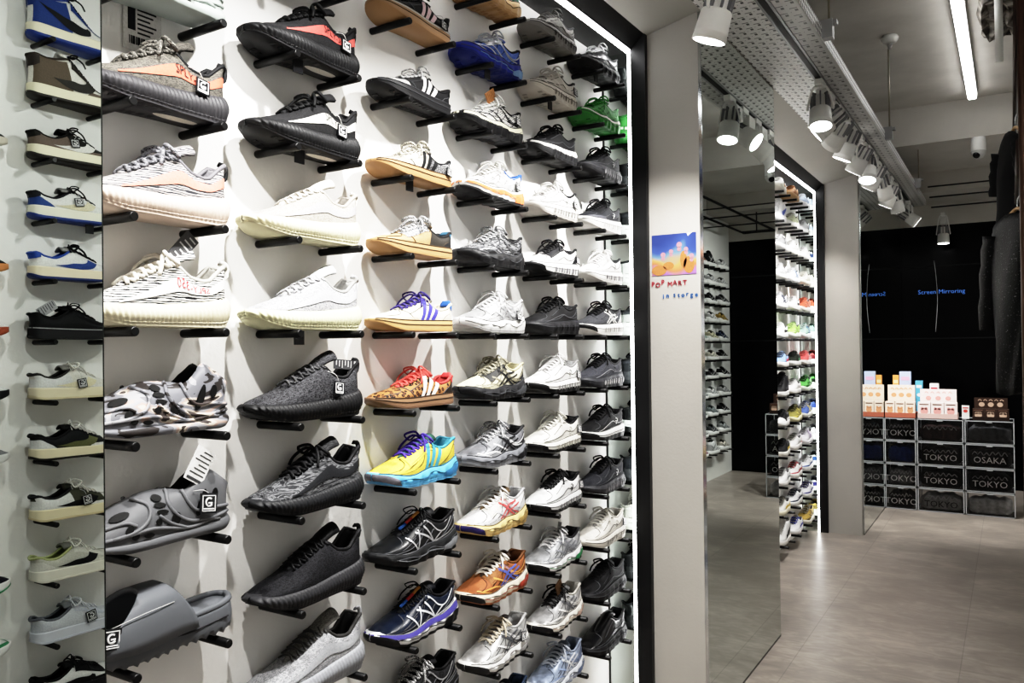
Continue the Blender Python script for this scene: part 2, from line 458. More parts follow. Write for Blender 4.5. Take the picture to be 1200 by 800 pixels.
def make_shoe(st, label, q=1, **k):
    """one shoe, heel at the origin, toe along +x, outer side +y"""
    sh = Shape(st); P = sh.P
    r = empty(k.get('name', P['kind']), label, k.get('cat', 'shoe'), group=k.get('group'))
    up = k['up']; li = k.get('li', '#1b1b1d')
    if st == 'clog':
        return clog(sh, r, k)
    upper(sh, up, li, r, q)
    to = k.get('to', up); la = k.get('la')
    if 'to' not in k and st in ('run', 'cloud', 'jlow', 'court') and up[0] in '#s':
        to = '#' + shade(up[up.index('#'):], .62)[1:]
    so = k.get('so', 'r#e9e6da'); ou = k.get('ou', so)
    sole(sh, so, r, q=q)
    if ou != so or q:
        sole(sh, ou, r, 'outsole', -.10, k.get('oq', .12), .0008, q=0 if not q else 1)
    tongue(sh, to, r, q)
    if la: laces(sh, la, r, q, seed=len(label), r=k.get('lr', .0029 if st in ('run', 'cloud') else .0025), bow=k.get('bow', bool(q)), rope=k.get('rope', False), n=6 if q else 4)
    if q:
        collar(sh, k.get('co', li), r, q)
        insole(sh, k.get('ins', li), r)
    if q and st in ('run', 'cloud', 'court'): seams(sh, up, so, r, st)
    for ov in k.get('ov', ()):
        o = ov.split(':'); n = o[0]; m = o[1]
        if n == 'stripes':
            for i in range(3):
                u = .335 + .082 * i
                strip(sh, 'side_stripe', m, [(u - .085 + .02, .97), (u - .02, .5), (u + .035, .04)], .013, r)
        elif n == 'cap':
            patch(sh, 'toe_cap', m, [(.80, 0), (.92, 0), (1, 0)], [(.845, .62), (.93, .66), (1, .85)], r, sides=(1, -1))
        elif n == 'vamp':
            patch(sh, 'toe_overlay', m, [(.70, 0), (.85, 0), (1, 0)], [(.74, .97), (.88, .98), (1, .98)], r, sides=(1, -1), off=.0011)
        elif n == 'mud':
            patch(sh, 'mudguard', m, [(.55, 0), (.8, 0), (1, 0)], [(.60, .28), (.82, .46), (1, .6)], r, sides=(1, -1))
        elif n == 'heel':
            patch(sh, 'heel_counter', m, [(0, 0), (.12, 0), (.24, 0)], [(0, .72), (.10, .62), (.17, .4)], r, sides=(1, -1))
        elif n == 'quarter':
            patch(sh, 'quarter_panel', m, [(.02, 0), (.2, 0), (.42, 0)], [(.02, .97), (.18, .97), (.36, .9)], r, off=.001)
        elif n == 'tab':
            patch(sh, 'heel_tab', m, [(0, .62), (.03, .62), (.07, .7)], [(0, 1), (.04, 1), (.08, 1)], r, off=.0022, sides=(1, -1))
            bm = bmesh.new()
            a = sh.S(.05, .95, 1); b = sh.S(.05, .95, -1); z = float(o[2]) if len(o) > 2 else .012
            rows = [[Vector((.002 - .005 * s + (p.x - .004) * (1 - .5 * s) * .5, p.y * (.85 - .35 * s), sh.T(.03) + z * s - .004)) for p in (a, a.lerp(b, .3), a.lerp(b, .5), a.lerp(b, .7), b)] for s in (0, .35, .7, 1)]
            gridmesh(bm, rows); build('heel_flap', bm, m, r, solid=.004)
        elif n == 'loop':
            bm = bmesh.new(); c = sh.S(.0, .7, 1)
            tube(bm, [c, c + Vector((-.012, 0, .006)), c + Vector((-.013, 0, .026)), c + Vector((.002, 0, .03))], .0055, 6, 12, flat=.35)
            build('pull_loop', bm, m, r)
        elif n == 'eye':
            patch(sh, 'eyestay', m, [(.40, .70), (.55, .66), (.73, .52)], [(.41, .99), (.55, .99), (.72, .99)], r, sides=(1, -1) if q else (1,))
        elif n == 'band':
            patch(sh, 'side_band', m, [(.03, .34), (.2, .38), (.45, .34), (.68, .30), (.80, .22)], [(.03, .62), (.2, .72), (.42, .66), (.65, .50), (.80, .30)], r, n=30)
            if len(o) > 3:
                on_side(sh, .30, .55, o[2], .017, o[3], r, mirror=len(o) > 4)
        elif n == 'seam':
            strip(sh, 'seam', m, [(.03, .30), (.3, .36), (.5, .44), (.68, .40), (.85, .2)], .0024, r, n=30)
        elif n == 'swoosh':
            if len(o) > 2:   # reversed
                A = [(.60, .30), (.42, .18), (.25, .10), (.13, .22), (.10, .62)]; Bc = [(.60, .30), (.42, .40), (.32, .46), (.28, .62), (.30, .80)]
                A = [(.20, .36), (.34, .14), (.48, .08), (.60, .22), (.66, .66)]; Bc = [(.20, .36), (.36, .34), (.48, .38), (.54, .52), (.56, .74)]
            else:
                A = [(.06, .74), (.2, .44), (.36, .14), (.5, .06), (.60, .20), (.60, .46)]; Bc = [(.06, .74), (.2, .62), (.36, .42), (.48, .38), (.54, .40), (.57, .50)]
            patch(sh, 'side_logo', m, A, Bc, r, off=.0024, n=24)
        elif n == 'cross':
            for pts in ([(.22, .05), (.36, .45), (.5, .92)], [(.29, .03), (.42, .4), (.55, .88)], [(.20, .72), (.36, .38), (.56, .06)], [(.24, .9), (.40, .56), (.60, .18)]):
                strip(sh, 'side_stripe', m, pts, .0062, r)
        elif n == 'web':
            for pts in ([(.10, .9), (.26, .5), (.44, .86)], [(.26, .5), (.38, .08)], [(.38, .08), (.50, .84)], [(.38, .08), (.60, .80)], [(.62, .05), (.56, .82)], [(.62, .05), (.70, .84)], [(.02, .5), (.12, .28), (.38, .08), (.62, .05), (.86, .12)]):
                strip(sh, 'lace_web', m, pts, .0042, r, off=.002)
        elif n == 'cords':
            for u_a, u_b, cc in ((.44, .53, '#c8862e'), (.53, .61, '#b8342c'), (.61, .69, '#2f62b0')):
                bm = bmesh.new()
                tube(bm, [Vector((u * sh.L, .004, sh.T(u) + .0115)) for u in (u_a, (u_a + u_b) / 2, u_b)], .0042, 6, 6, flat=.5)
                build('lace_cord', bm, cc, r)
        elif n == 'lines':
            for pts in ([(.06, .6), (.22, .4), (.42, .62)], [(.14, .2), (.34, .4), (.48, .84)], [(.44, .1), (.56, .4), (.66, .76)], [(.58, .1), (.70, .36), (.86, .44)], [(.76, .1), (.84, .3), (.92, .62)]):
                strip(sh, 'overlay', m, pts, .0052, r)
        elif n == 'logo':
            bm = bmesh.new(); u, t = .31, .5
            for c, rr in (((-.004, .004), .006), ((.004, -.005), .005)):
                tube(bm, [sh.S(u + (c[0] + rr * math.cos(a)) / sh.L, t + (c[1] + rr * math.sin(a)) / (sh.T(u) - sh.B(u)), 1, .002) for a in [i * PI / 6 + .6 for i in range(10)]], .0012, 4)
            build('side_logo', bm, m, r)
        elif n == 'holes':
            bm = bmesh.new()
            for i in range(9 if q else 6):
                u = .09 + i * (.074 if q else .11); c = .42
                loop = [sh.K(u + .021 * math.cos(a), c + .26 * math.sin(a), 1, .0016) for a in [j * PI / 6 for j in range(12)]]
                bm.faces.new([bm.verts.new(p) for p in loop])
            build('sole_vent', bm, m, r, smooth=False)
        elif n == 'gel':
            patch(sh, 'gel_pad', m, [(.03, .12), (.14, .10), (.27, .12)], [(.03, .55), (.14, .62), (.25, .4)], r, surf='K', off=.0016, k=3)
            strip(sh, 'sole_groove', m, [(.25, .3), (.45, .5), (.65, .35), (.85, .5)], .004, r, surf='K')
        elif n == 'bandsole':
            patch(sh, 'sole_band', m, [(0, float(o[2])), (.5, float(o[2])), (1, float(o[2]))], [(0, float(o[3])), (.5, float(o[3])), (1, float(o[3]))], r, surf='K', off=.0012, n=40, sides=(1, -1))
        elif n == 'bumper':
            patch(sh, 'toe_bumper', m, [(.84, .0), (.93, .0), (1, .0)], [(.88, .6), (.95, .8), (1, .9)], r, surf='K', off=.0022, sides=(1, -1))
            patch(sh, 'toe_cap', m, [(.94, 0), (.97, 0), (1, 0)], [(.955, .2), (.975, .28), (1, .36)], r, sides=(1, -1), off=.002)
        elif n == 'tread':
            bm = bmesh.new()
            for i in range(14):
                for sd in (1, -1):
                    u = .1 + .058 * i
                    p = sh.K(u, 0, sd); box(bm, (p.x - .005, p.y - sd * .016 - .007, p.z - .0035), (p.x + .005, p.y - sd * .016 + .007, p.z + .001))
            build('tread_pattern', bm, m, r, smooth=False)
        elif n == 'insert':
            bm = bmesh.new()
            loop = [Vector((.09 + .045 * math.cos(a), .012 * math.sin(a), -.0042 + sh.Z(.3))) for a in [j * PI / 8 for j in range(16)]]
            bm.faces.new([bm.verts.new(p) for p in loop]); build('outsole_window', bm, m, r, smooth=False)
    if k.get('ht'): hang_tag(sh, r, **k['ht'])
    if k.get('tk'): ticket(sh, r, **k['tk'])
    if k.get('toetag'):
        bm = bmesh.new(); u = .62
        c = Vector((u * sh.L, .02, -.020)); box(bm, c - Vector((.013, .001, .014)), c + Vector((.013, .001, .014)))
        tube(bm, [c + Vector((0, 0, .013)), c + Vector((0, .018, .03)), sh.S(u, .9, 1, .003)], .0007, 4, 6)
        build('hang_tag', bm, 'g#151518', r, smooth=False)
    return r

def clog(sh, r, k):
    up = k['up']; q = 1
    upper(sh, up, k.get('li', '#2a2826'), r, 1)
    sole(sh, up, r, 'midsole')
    insole(sh, k.get('li', '#2a2826'), r)
    rd = k.get('ridge', up)
    bm = bmesh.new()
    for sd in (1, -1):
        for pts in ([(.98, .30), (.8, .30), (.62, .28), (.50, .20), (.36, .10), (.2, .1), (.03, .2)], [(.66, .98), (.60, .75), (.62, .5), (.70, .34), (.84, .30)],
                    [(.44, .98), (.47, .72), (.42, .42), (.30, .2), (.12, .06)], [(.36, .98), (.34, .7), (.28, .4), (.16, .3), (.03, .36)], [(.55, .5), (.48, .3), (.36, .1)], [(.88, .7), (.76, .62), (.70, .45)]):
            tube(bm, [sh.S(max(0.005, p.x), min(1, max(0, p.y)), sd, .0005) for p in spline([(a, b, 0) for a, b in pts], 22)], .0034, 6)
    build('sculpted_ridge', bm, rd, r)
    for cu, ct, ru, rt, an in ((.775, .80, .060, .08, .3), (.745, .42, .026, .10, .5), (.715, .22, .026, .07, .6), (.535, .84, .034, .07, .2), (.53, .70, .042, .05, .2), (.525, .56, .042, .045, .2),
                               (.44, .36, .040, .13, .8), (.255, .48, .040, .19, .9), (.56, .38, .026, .06, .6), (.155, .52, .026, .13, .7), (.63, .16, .036, .05, .3)):
        loop = []; bm = bmesh.new()
        for j in range(14):
            a = j * PI / 7; x, y = ru * math.cos(a), rt * math.sin(a)
            loop.append(sh.S(cu + x * math.cos(an) - y * .25 * math.sin(an), min(1, ct + y + x * 2. * math.sin(an)), 1, .0022))
        bm.faces.new([bm.verts.new(p) for p in loop])
        build('vent_hole', bm, '#0c0c0c', r, smooth=False)
    if k.get('ht'): hang_tag(sh, r, **k['ht'])
    if k.get('tk'): ticket(sh, r, **k['tk'])
    return r

def slide(label, col, q=1, **k):
    st = STY['clog']; sh = Shape('clog'); L = sh.L
    r = empty('foam_slide', label, 'slide sandal')
    B = pchip([(0, .050), (.15, .044), (.4, .040), (.7, .036), (1, .040)]); sh.B = B
    sh.P = dict(st, fl=.004, bulge=.003)
    sole(sh, col, r, 'footbed', 0, 1, teeth=(15, .012))
    bm = bmesh.new()     # rim round the open heel
    pts = [sh.K(u, 1, 1) + Vector((0, -.004, .002)) for u in cosu(18, .0, .5)][::-1] + [sh.K(u, 1, -1) + Vector((0, .004, .002)) for u in cosu(18, 0, .5)][1:]
    tube(bm, pts, .006, 8); build('footbed_rim', bm, col, r)
    bm = bmesh.new(); rows = []
    T = pchip([(.30, .085), (.47, .104), (.62, .102), (.8, .085), (.98, .058)])
    for i in range(25):
        s = i / 24; row = []
        for j in range(25):
            a = PI * j / 24
            sn = math.sin(a); u0 = .30 + .17 * sn ** 1.5; u1 = .985 - .37 * sn ** 1.3
            u = u0 + (u1 - u0) * s
            w = sh.W(min(u, .93)) + .004; zb = B(u) - .012
            row.append(Vector((u * L, math.copysign(abs(math.cos(a)) ** .75, math.cos(a)) * w, zb + (T(max(.30, min(.98, u))) - zb) * math.sin(a) ** .7)))
        rows.append(row)
    gridmesh(bm, rows, flip=True)
    build('strap', bm, col, r, solid=.009)
    bm = bmesh.new(); tube(bm, [(.02, sh.K(.1, .5, 1).y + .001, .030), (.1, sh.K(.33, .5, 1).y + .001, .024), (.15, sh.K(.5, .5, 1).y + .001, .03)], .0016, 4, 16)
    build('groove', bm, shade(col[2:] if col[0] != '#' else col, .55), r)
    M = Vector((.80 * L, sh.W(.8) + .0085, .060))
    sh.S = lambda u, t, side=1, off=0: Vector((u * L, sh.W(min(u, .93)) * 1.0 + .004 + off, B(u) + t * .05))
    hang_tag(sh, r, u=.86, t=.40, sz=.032, above=.9)
    return r

# ------------------------------------------------------------------ place constants
XB, XT, XM = -1.278, -1.159, -0.903          # wall of pegs, peg ends, mirror plane
CAMZ = 1.315
def rowz(r): return 1.3477 - .18 * r         # centre of a peg row
def pegy(c, s): return .7556 + .1719 * (2 * (c - 1) + s)
PEGR = .008

PEG = None
def peg(x0, x1, y, z, label, group='round black pegs holding up the shoes'):
    global PEG
    if PEG is None:
        bm = bmesh.new(); d = x1 - x0
        M = Matrix.Rotation(PI / 2, 4, 'Y')
        r = PEGR; l = abs(d)
        lathe(bm, [(r * .97, 0), (r, .003), (r, l - .002), (r * .8, l)], 14, M)
        me = bpy.data.meshes.new('shelf_peg')
        for f in bm.faces: f.smooth = len(f.verts) == 4
        bm.to_mesh(me); bm.free(); me.materials.append(plain('#0c0c0d', .38)); PEG = me
    o = link(bpy.data.objects.new('shelf_peg', PEG)); o.location = (x0, y, z)
    if x1 < x0: o.rotation_euler = (0, 0, PI)
    tag(o, label, 'peg', group)
    return o

def set_on_wall(root, c, r, dy=0., yaw=0., dx=0.):
    L = .302
    root.rotation_euler = (0, 0, -PI / 2 + yaw)
    root.location = (-1.219 + dx, pegy(c, 1) + .036 + dy, rowz(r) + PEGR + (.0043))

def pegs_for(c, r, short):
    for s, w in ((0, 'toe'), (1, 'heel')):
        peg(XB, XT, pegy(c, s), rowz(r), 'black round peg under the %s of the %s' % (w, short))

# ------------------------------------------------------------------ main wall of shoes
BLK, WHT, CRM, GUM = '#141416', '#e8e8e6', '#e6e0cd', 'r#c08a4c'
TAG = dict(ht=dict())
def knit(label, up, sole_c, band=None, **k):
    ov = list(k.pop('ov', []))
    if band: ov.insert(0, 'band:' + band)
    ov += ['loop:' + k.pop('loop', '#202022')]
    return make_shoe('knit', label, up=up, so=sole_c, ou=k.pop('ou', sole_c), ov=ov, **k)

MAIN = {}
def put(c, r, root, short, dy=0., yaw=None):
    set_on_wall(root, c, r, dy, RND.uniform(-.03, .03) if yaw is None else yaw)
    pegs_for(c, r, short)

# column 1
put(1, -3, make_shoe('clog', 'pale grey green foam clog with a black tag, topmost above the paper ticket', up='r#a9b3ae', li='#5c625f', name='foam_clog', ht=dict(u=.35, t=.3, sz=.034)), 'pale grey green foam clog', dy=.0)
put(1, -2, knit('dark grey knit sneaker with orange side band and grey rope laces', 'k#3d3b38#6b675f', 'r#38373a', '#ef6a4a:SPLY-350:#2a2422', la='k#8c8880#2e2d2b', rope=True, lr=.0034, to='k#2a2927#5d5953', ht=dict(u=.24, t=.34), ov=['insert:#e6dccb', 'tread:r#2a292b']), 'dark grey knit sneaker with orange band')
put(1, -1, knit('grey zebra knit sneaker with salmon band on a pinkish cream sole', 'z#3c3d42#b4afad', 'r#d9c3b2', '#ef8f78', la='k#3a3a40#9a9aa0', rope=True, lr=.0034, to='z#3c3c42#a8a4a4', li='#77757a'), 'grey knit sneaker with salmon band')
put(1, 0, knit('white knit sneaker with black zebra lines, red letters and cream sole', 'z#1b1b1d#cfceca', 'r#d8d0b2', '#efeeea:SPLY-350:#d3303a:m', la='#eee8da', lr=.0036, rope=True, to='z#39393b#e8e6e2', li='#c9c6be', loop='#e4e2dc', tk=dict(u=.33, z=.128, rot=-.75, size=(.075, .03), m='#5a5a5c', stripe='#d8d8d8')), 'white zebra knit sneaker')
put(1, 1, make_shoe('clog', 'camouflage foam clog in grey, cream and brown with large vent holes', up='c', ridge='c'), 'camouflage foam clog')
put(1, 2, make_shoe('clog', 'graphite grey foam clog with a white ticket standing in its heel', up='r#5a5b5e', ridge='r#636467', ht=dict(u=.22, t=.42, sz=.034), tk=dict(u=.24, z=.118, rot=-.55, size=(.06, .04), y=.026)), 'graphite grey foam clog')
put(1, 3, slide('slate grey foam slide with sawtooth sole and black tag', 'r#5b5e63'), 'slate grey foam slide')
# column 2
put(2, -4, knit('black knit sneaker above the red banded one, cut by the picture top', 'k#1c1c1d#2c2c2e', 'r#1c1c1e', la='#1a1a1b'), 'topmost black knit sneaker')
put(2, -3, knit('black knit sneaker with red side band and lettering', 'k#161617#2a2a2c', 'r#19191b', '#e0584f:SPLY-350:#2a1616', la='#161617', rope=True, lr=.0034, ht=dict(u=.2, t=.36), toetag=1, ov=['insert:#e5ddd0', 'tread:r#141416']), 'black knit sneaker with red band')
put(2, -2, knit('black knit sneaker with white side band', 'k#161617#262628', 'r#19191b', '#dcdad2:SPLY-350:#202020', la='#161617', rope=True, lr=.0034, ht=dict(u=.26, t=.30), toetag=1, ov=['insert:#e5ddd0', 'tread:r#141416']), 'black knit sneaker with white band')
put(2, -1, knit('cream knit sneaker with tall open tongue and pale yellow sole', 'k#938d82#b5b0a6', 'r#d6d0ac', '#b9b6b8', la='#ddd8ce', bow=False, to='k#cfc6b8#e4ddd2', li='#b9b2a8', loop='#d9d4ca'), 'cream knit sneaker')
put(2, 0, knit('white and grey static knit sneaker on a yellowish translucent sole', 'k#83848a#c2c2c5', 'r#d8d6ae', '#c9cacf', la='k#77777a#d2d2d4', bow=False, to='k#a5a6aa#dedee0', li='#aaa9a6', loop='#d8d8da', toetag=1), 'white static knit sneaker')
put(2, 1, knit('black and grey flecked knit sneaker with black sole and looped heel ticket', 'k#0c0c0e#4c4c50', 'r#161618', la='k#1a1a1c#5a5a5c', bow=False, ht=dict(u=.30, t=.45), ov=['tread:r#141416'], loop='#3a3a3c', tk=dict(u=.16, z=.104, rot=1.5, size=(.066, .02), m='#4a4a4d', stripe='#dcdcdc', y=.02)), 'flecked black knit sneaker')
put(2, 2, knit('charcoal marbled knit sneaker with black rope laces', 'm#26272a#77787b', 'r#1c1d20', '#232427', la='#161618', rope=True, lr=.003, to='m#1c1c1e#444446', loop='#19191b'), 'charcoal marbled knit sneaker')
put(2, 3, knit('all black knit sneaker with tall tongue above the grey knit one', 'k#0c0c0e#242428', 'r#2b2b2e', la='#101012', bow=False, to='#121214', loop='#141416'), 'all black knit sneaker with tall tongue')
put(2, 4, knit('mid grey knit sneaker with darker ribbed laces, lowest of its column', 'k#77787c#a6a7aa', 'r#8c8e93', '#a3a5a9', la='#4c4b49', bow=False, to='k#5f5d5a#86847f', loop='#a9abb0', li='#3a3938'), 'grey knit sneaker')
# column 3
put(3, -4, make_shoe('court', 'black low sneaker with pink stripes and gum sole', up='#18181a', so='r#b48f68', ou='r#b08658', la='#141416', ov=['stripes:#f0d3d8', 'tab:#1a1a1c:.008', 'bandsole:#d9d4c8:.8:1'], ht=dict(u=.2, t=.4, sz=.022)), 'black low sneaker with pink stripes')
put(3, -3, make_shoe('court', 'black low sneaker with grey white toe and white stripes on a black sole', up='#1b1b1d', so='r#1a1a1c', ou='r#202023', la='f#d8d8d8#8a8a8c', ov=['vamp:#b9b8b4', 'stripes:#e4e2e0', 'tab:#18181a:.010', 'tread:r#222226', 'eye:#232325']), 'black low sneaker with grey toe')
put(3, -2, make_shoe('court', 'cream and black low sneaker with shaggy laces on a gum sole', up='#cfc8b8', so='r#b58a58', ou='r#b08450', la='f#ece6d4#4a463e', lr=.0034, ov=['vamp:#cbbfa6', 'stripes:#1a1a1c', 'heel:#4b4d52', 'quarter:f#202022#8a8a8c', 'eye:#e6e0d0'], ht=dict(u=.12, t=.35, sz=.02), toetag=1), 'cream and black low sneaker')
put(3, -1, make_shoe('court', 'tan low sneaker with black scarf lacing and dark heel on a gum sole', up='#b99766', so='r#b8905c', ou='r#b08450', la='f#23252a#c9c9c9', lr=.004, ov=['heel:#2a2a2c', 'quarter:#3c3833', 'tab:#3c6a86:.008', 'eye:f#2b3a4a#d4d4d4']), 'tan low sneaker')
put(3, 0, make_shoe('court', 'cream low sneaker with three blue violet stripes and blue heel tab', up='#e3dcc8', so='r#c09a60', ou='r#b48a50', la='k#4a3aa0#2a2440', ov=['mud:#d2c4a8', 'stripes:#4a44b4', 'tab:#2f62b4:.014', 'heel:#dcd4c0'], li='#c9bfa8'), 'cream low sneaker with violet stripes')
put(3, 1, make_shoe('court', 'leopard print low sneaker with red laces and white stripes', up='l', so='r#8a6a4c', ou='r#6d5038', la='#d94a40', to='#c43c34', ov=['stripes:#f0ebe0', 'tab:#c83232:.012', 'heel:#2a221c'], li='#b8352f'), 'leopard print low sneaker')
put(3, 2, make_shoe('run', 'yellow running shoe with sky blue sole and violet laces', up='#dfc818', so='r#55b4e2', ou='r#55a8da', la='k#5a3cb0#3a2a86', to='#2f5a4c', ov=['mud:#e9cf14', 'stripes:#39a0b8', 'eye:#e6d01e', 'bumper:#77757e', 'heel:#d8c018', 'gel:#3a8cc8'], li='#3a9ab4'), 'yellow running shoe', dy=.004)
put(3, 3, make_shoe('run', 'black trail shoe with silver web lines and red and blue tongue cords', up='g#17181a', so='r#1d1e20', ou='r#141416', la='#141416', lr=.0018, to='#222224', ov=['cords:#000000', 'web:s#c8c9cc', 'bumper:r#121214', 'heel:#1a1a1c', 'gel:r#8a8d92'], li='#121214'), 'black trail shoe with silver lines')
put(3, 4, make_shoe('run', 'navy trail shoe with white web lines and purple edged white sole', up='g#131b2c', so='r#e4e4e4', ou='r#141416', la='#141416', lr=.0018, to='#14161c', ov=['cords:#000000', 'web:#d9dce2', 'bumper:r#121214', 'bandsole:#51489e:.62:1', 'gel:r#1a1a1c'], li='#101014'), 'navy trail shoe')
put(3, 5, make_shoe('run', 'black mesh trail shoe below the navy one', up='f#111113#2a2a2c', so='r#1a1a1c', ou='r#141416', la='f#c9c9c9#2a2a2a', ov=['web:#8e8e90', 'bumper:r#121214'], li='#0f0f11'), 'black mesh trail shoe')
# column 4
def run(label, up, so, la, ov, **k): return make_shoe('run', label, up=up, so=so, la=la, ov=ov, **k)
put(4, -5, run('white running shoe with grey and green panels near the picture top', '#d7d5d2', 'r#d8b37c', '#e0e0de', ['mud:#8f8a88', 'lines:#8b7f86', 'heel:#2f7a5a', 'tread:r#b98a52'], ou='r#c79a63'), 'white running shoe with green heel')
put(4, -4, run('blue running shoe with silver upper lines and deep blue sole', 'f#2c4fb4#6f8ad0', 'r#1f2f96', '#c3c8d2', ['lines:s#d0d4da', 'mud:#2a48b0', 'eye:s#c8ccd4', 'heel:#1c2f9c', 'tread:r#16246f', 'gel:#7fa8d8'], ou='r#16256e', toetag=1), 'blue running shoe')
put(4, -3, run('white running shoe with black line pattern and brown paper tag', 'z#2a2a2c#ecebe6', 'r#1c1c1e', '#e8e8e4', ['mud:#e4e2dc', 'lines:#2a2a2c', 'bandsole:#e8e4c4:.6:.95', 'tread:r#141416'], ou='r#171719', ht=dict(u=.16, t=.5, sz=.024), tk=dict(u=.52, z=.108, rot=-1.0, size=(.05, .03), m='#b0763c', stripe='#8a5a2c')), 'white running shoe with black lines')
put(4, -2, run('white running shoe with orange sole accents and blue heel', '#ebeae6', 'r#e9e8e4', '#e6e4de', ['lines:#d6d6d4', 'cross:#dcdde0', 'heel:#e0e0de', 'tab:#2c5fb8:.006', 'bandsole:#e8813a:.45:.8', 'gel:r#e87a34'], ou='r#232326', li='#2c5fb8', ht=dict(u=.2, t=.45, sz=.022)), 'white running shoe with orange sole')
put(4, -1, run('black running shoe with silver marbled overlays', 'm#18181a#9a9b9e', 'r#1a1a1c', 'f#d0d0d2#1d1d1f', ['mud:#1b1b1d', 'lines:s#77787b', 'heel:#19191b', 'bumper:r#141416']), 'black marbled running shoe')
put(4, 0, run('all silver white running shoe with black tag', 's#d4d5d6', 'r#d9d9d8', '#e0e0e0', ['lines:#c3c4c6', 'mud:#d8d8d8', 'cross:s#bfc0c3', 'heel:#c8c8ca', 'eye:#d0d0d2'], ou='r#a2a2a2', ht=dict(u=.2, t=.3, sz=.026), li='#b9b9ba'), 'silver white running shoe')
put(4, 1, run('cream running shoe with black stripes and black sole', '#d6d0b2', 'r#252528', 'f#3a3a3c#bdb79c', ['mud:#c9c3a4', 'cross:#1d1d20', 'eye:#3a3a3a', 'heel:#2a2a2d', 'bumper:r#1a1a1c', 'gel:#56585c', 'lines:#8f8a74'], li='#c4bc94', ou='r#1c1c1e'), 'cream running shoe with black sole')
put(4, 2, run('grey running shoe with black and silver striped side', 's#9b9da3', 'r#77797f', 'f#d6d6d8#4a4a4d', ['mud:#a3a5aa', 'cross:#1f1f22', 'lines:#e2e2e4', 'heel:#26262a', 'eye:#8a8c90', 'gel:#2a2a2d'], li='#2a2a2c', ou='r#8b8d92'), 'grey running shoe with black stripes')
put(4, 3, run('white running shoe with red stripes on a gold sole', '#e3e2e2', 'r#d9c07c', '#f0efec', ['mud:#e0e0e0', 'cross:#cf5454', 'lines:#c9c9cc', 'eye:#d8d5c8', 'heel:#dededf', 'bumper:r#2b2458', 'gel:#b89a52'], li='#b8b8ba', ou='r#c9a860', to='#6e5a40'), 'white running shoe with red stripes')
put(4, 4, run('orange brown running shoe with cream laces and blue stripes', '#9c5a2a', 'r#dcd1bc', '#ece6da', ['mud:#98541f', 'vamp:#a05c28', 'cross:#5a68b8', 'lines:#d99a3c', 'heel:#8a4a20', 'bumper:r#1c1a1a', 'eye:#94602c', 'gel:#c24a34'], li='#6e4420', ou='r#a0623a', to='#4a3a30'), 'orange brown running shoe')
put(4, 5, run('silver white running shoe with loose cream laces and grey stripes', 's#d0d0d0', 'r#e6e5e2', '#cfc3ac', ['mud:#dcdcda', 'cross:#55565a', 'lines:#e9e9e9', 'heel:#c9c9ca', 'bumper:r#1c1c1e', 'gel:#c0c0c2'], ht=dict(u=.2, t=.3, sz=.026), li='#bdbdbd', ou='r#2a2a2c'), 'silver shoe with cream laces')
put(4, 6, run('dark blue running shoe at the bottom of the wall', '#33445c', 'r#d8d8d8', '#d0d4da', ['mud:#2a3a52', 'cross:#c9ced6', 'heel:#26344a'], li='#2c3c54'), 'dark blue running shoe')
# column 5
def cloud(label, up, so, la, ov, **k): return make_shoe('cloud', label, up=up, so=so, la=la, ov=ov, **k)
put(5, -5, cloud('dark grey knitted running shoe near the wall top', 'k#6c6a66#8c8a86', 'r#7c7a76', '#5a5856', ['heel:#5f5d5a', 'lines:#8a8884', 'tread:r#6a6864', 'holes:#4a4846']), 'dark grey running shoe at the top')
put(5, -4, cloud('beige grey running shoe with black tag, second from the wall top', '#c9c2b6', 'r#c9c2b5', '#d8d2c8', ['heel:#bdb6aa', 'lines:#ddd7cd', 'tread:r#a59e92', 'holes:#8a8378'], ht=dict(u=.1, t=.4, sz=.024), toetag=1), 'beige grey running shoe')
put(5, -3, cloud('black running shoe with a white band of sole pods', '#1a1a1c', 'r#2a2a2c', '#1a1a1c', ['bandsole:#d8d6d0:.55:1', 'holes:#1a1a1c', 'mud:#232325', 'tread:r#1a1a1c'], ou='r#161618', lr=.003), 'black running shoe with white sole pods')
put(5, -2, cloud('white running shoe with grey toe sole and black heel tag', '#e6e5e2', 'r#dcdad6', '#e9e8e4', ['holes:#8a8884', 'heel:#dad8d4', 'bumper:r#b2ada6', 'logo:#c8c6c2'], ou='r#a8a39c', ht=dict(u=.14, t=.3, sz=.024)), 'white running shoe with grey toe sole')
put(5, -1, cloud('white running shoe with black toe and black laces', '#e6e5e3', 'r#e3e2e0', '#1b1b1d', ['holes:#77767a', 'bumper:r#141416', 'heel:#232326', 'eye:#2a2a2d', 'mud:#dddbd8'], ou='r#1a1a1c', ht=dict(u=.08, t=.3, sz=.02)), 'white running shoe with black laces')
put(5, 0, cloud('black leather look running shoe on a black pod sole', '#1e1e20', 'r#232326', '#151517', ['holes:#0c0c0d', 'seam:#5c5c60', 'mud:#252528', 'heel:#2b2b2e'], ou='r#161618', lr=.003), 'black pod sole running shoe')
put(5, 1, cloud('white running shoe with black outsole and black tag, below the black leather look shoe', '#e7e6e4', 'r#e6e5e2', '#e9e8e6', ['holes:#9a9996', 'bumper:r#1a1a1c', 'heel:#dad9d6', 'logo:#bab9b6'], ou='r#18181a', ht=dict(u=.12, t=.25, sz=.024), li='#8f8f8f', oq=.3), 'white running shoe with black outsole')
put(5, 2, cloud('off white running shoe with black toe bumper and black collar lining', '#e2e0d8', 'r#dedcd2', '#dcdad0', ['holes:#a6a49a', 'bumper:r#121214', 'logo:#c0beb6', 'heel:#d6d4cb'], ou='r#1a1a1c', ht=dict(u=.10, t=.35, sz=.024), oq=.25), 'off white running shoe')
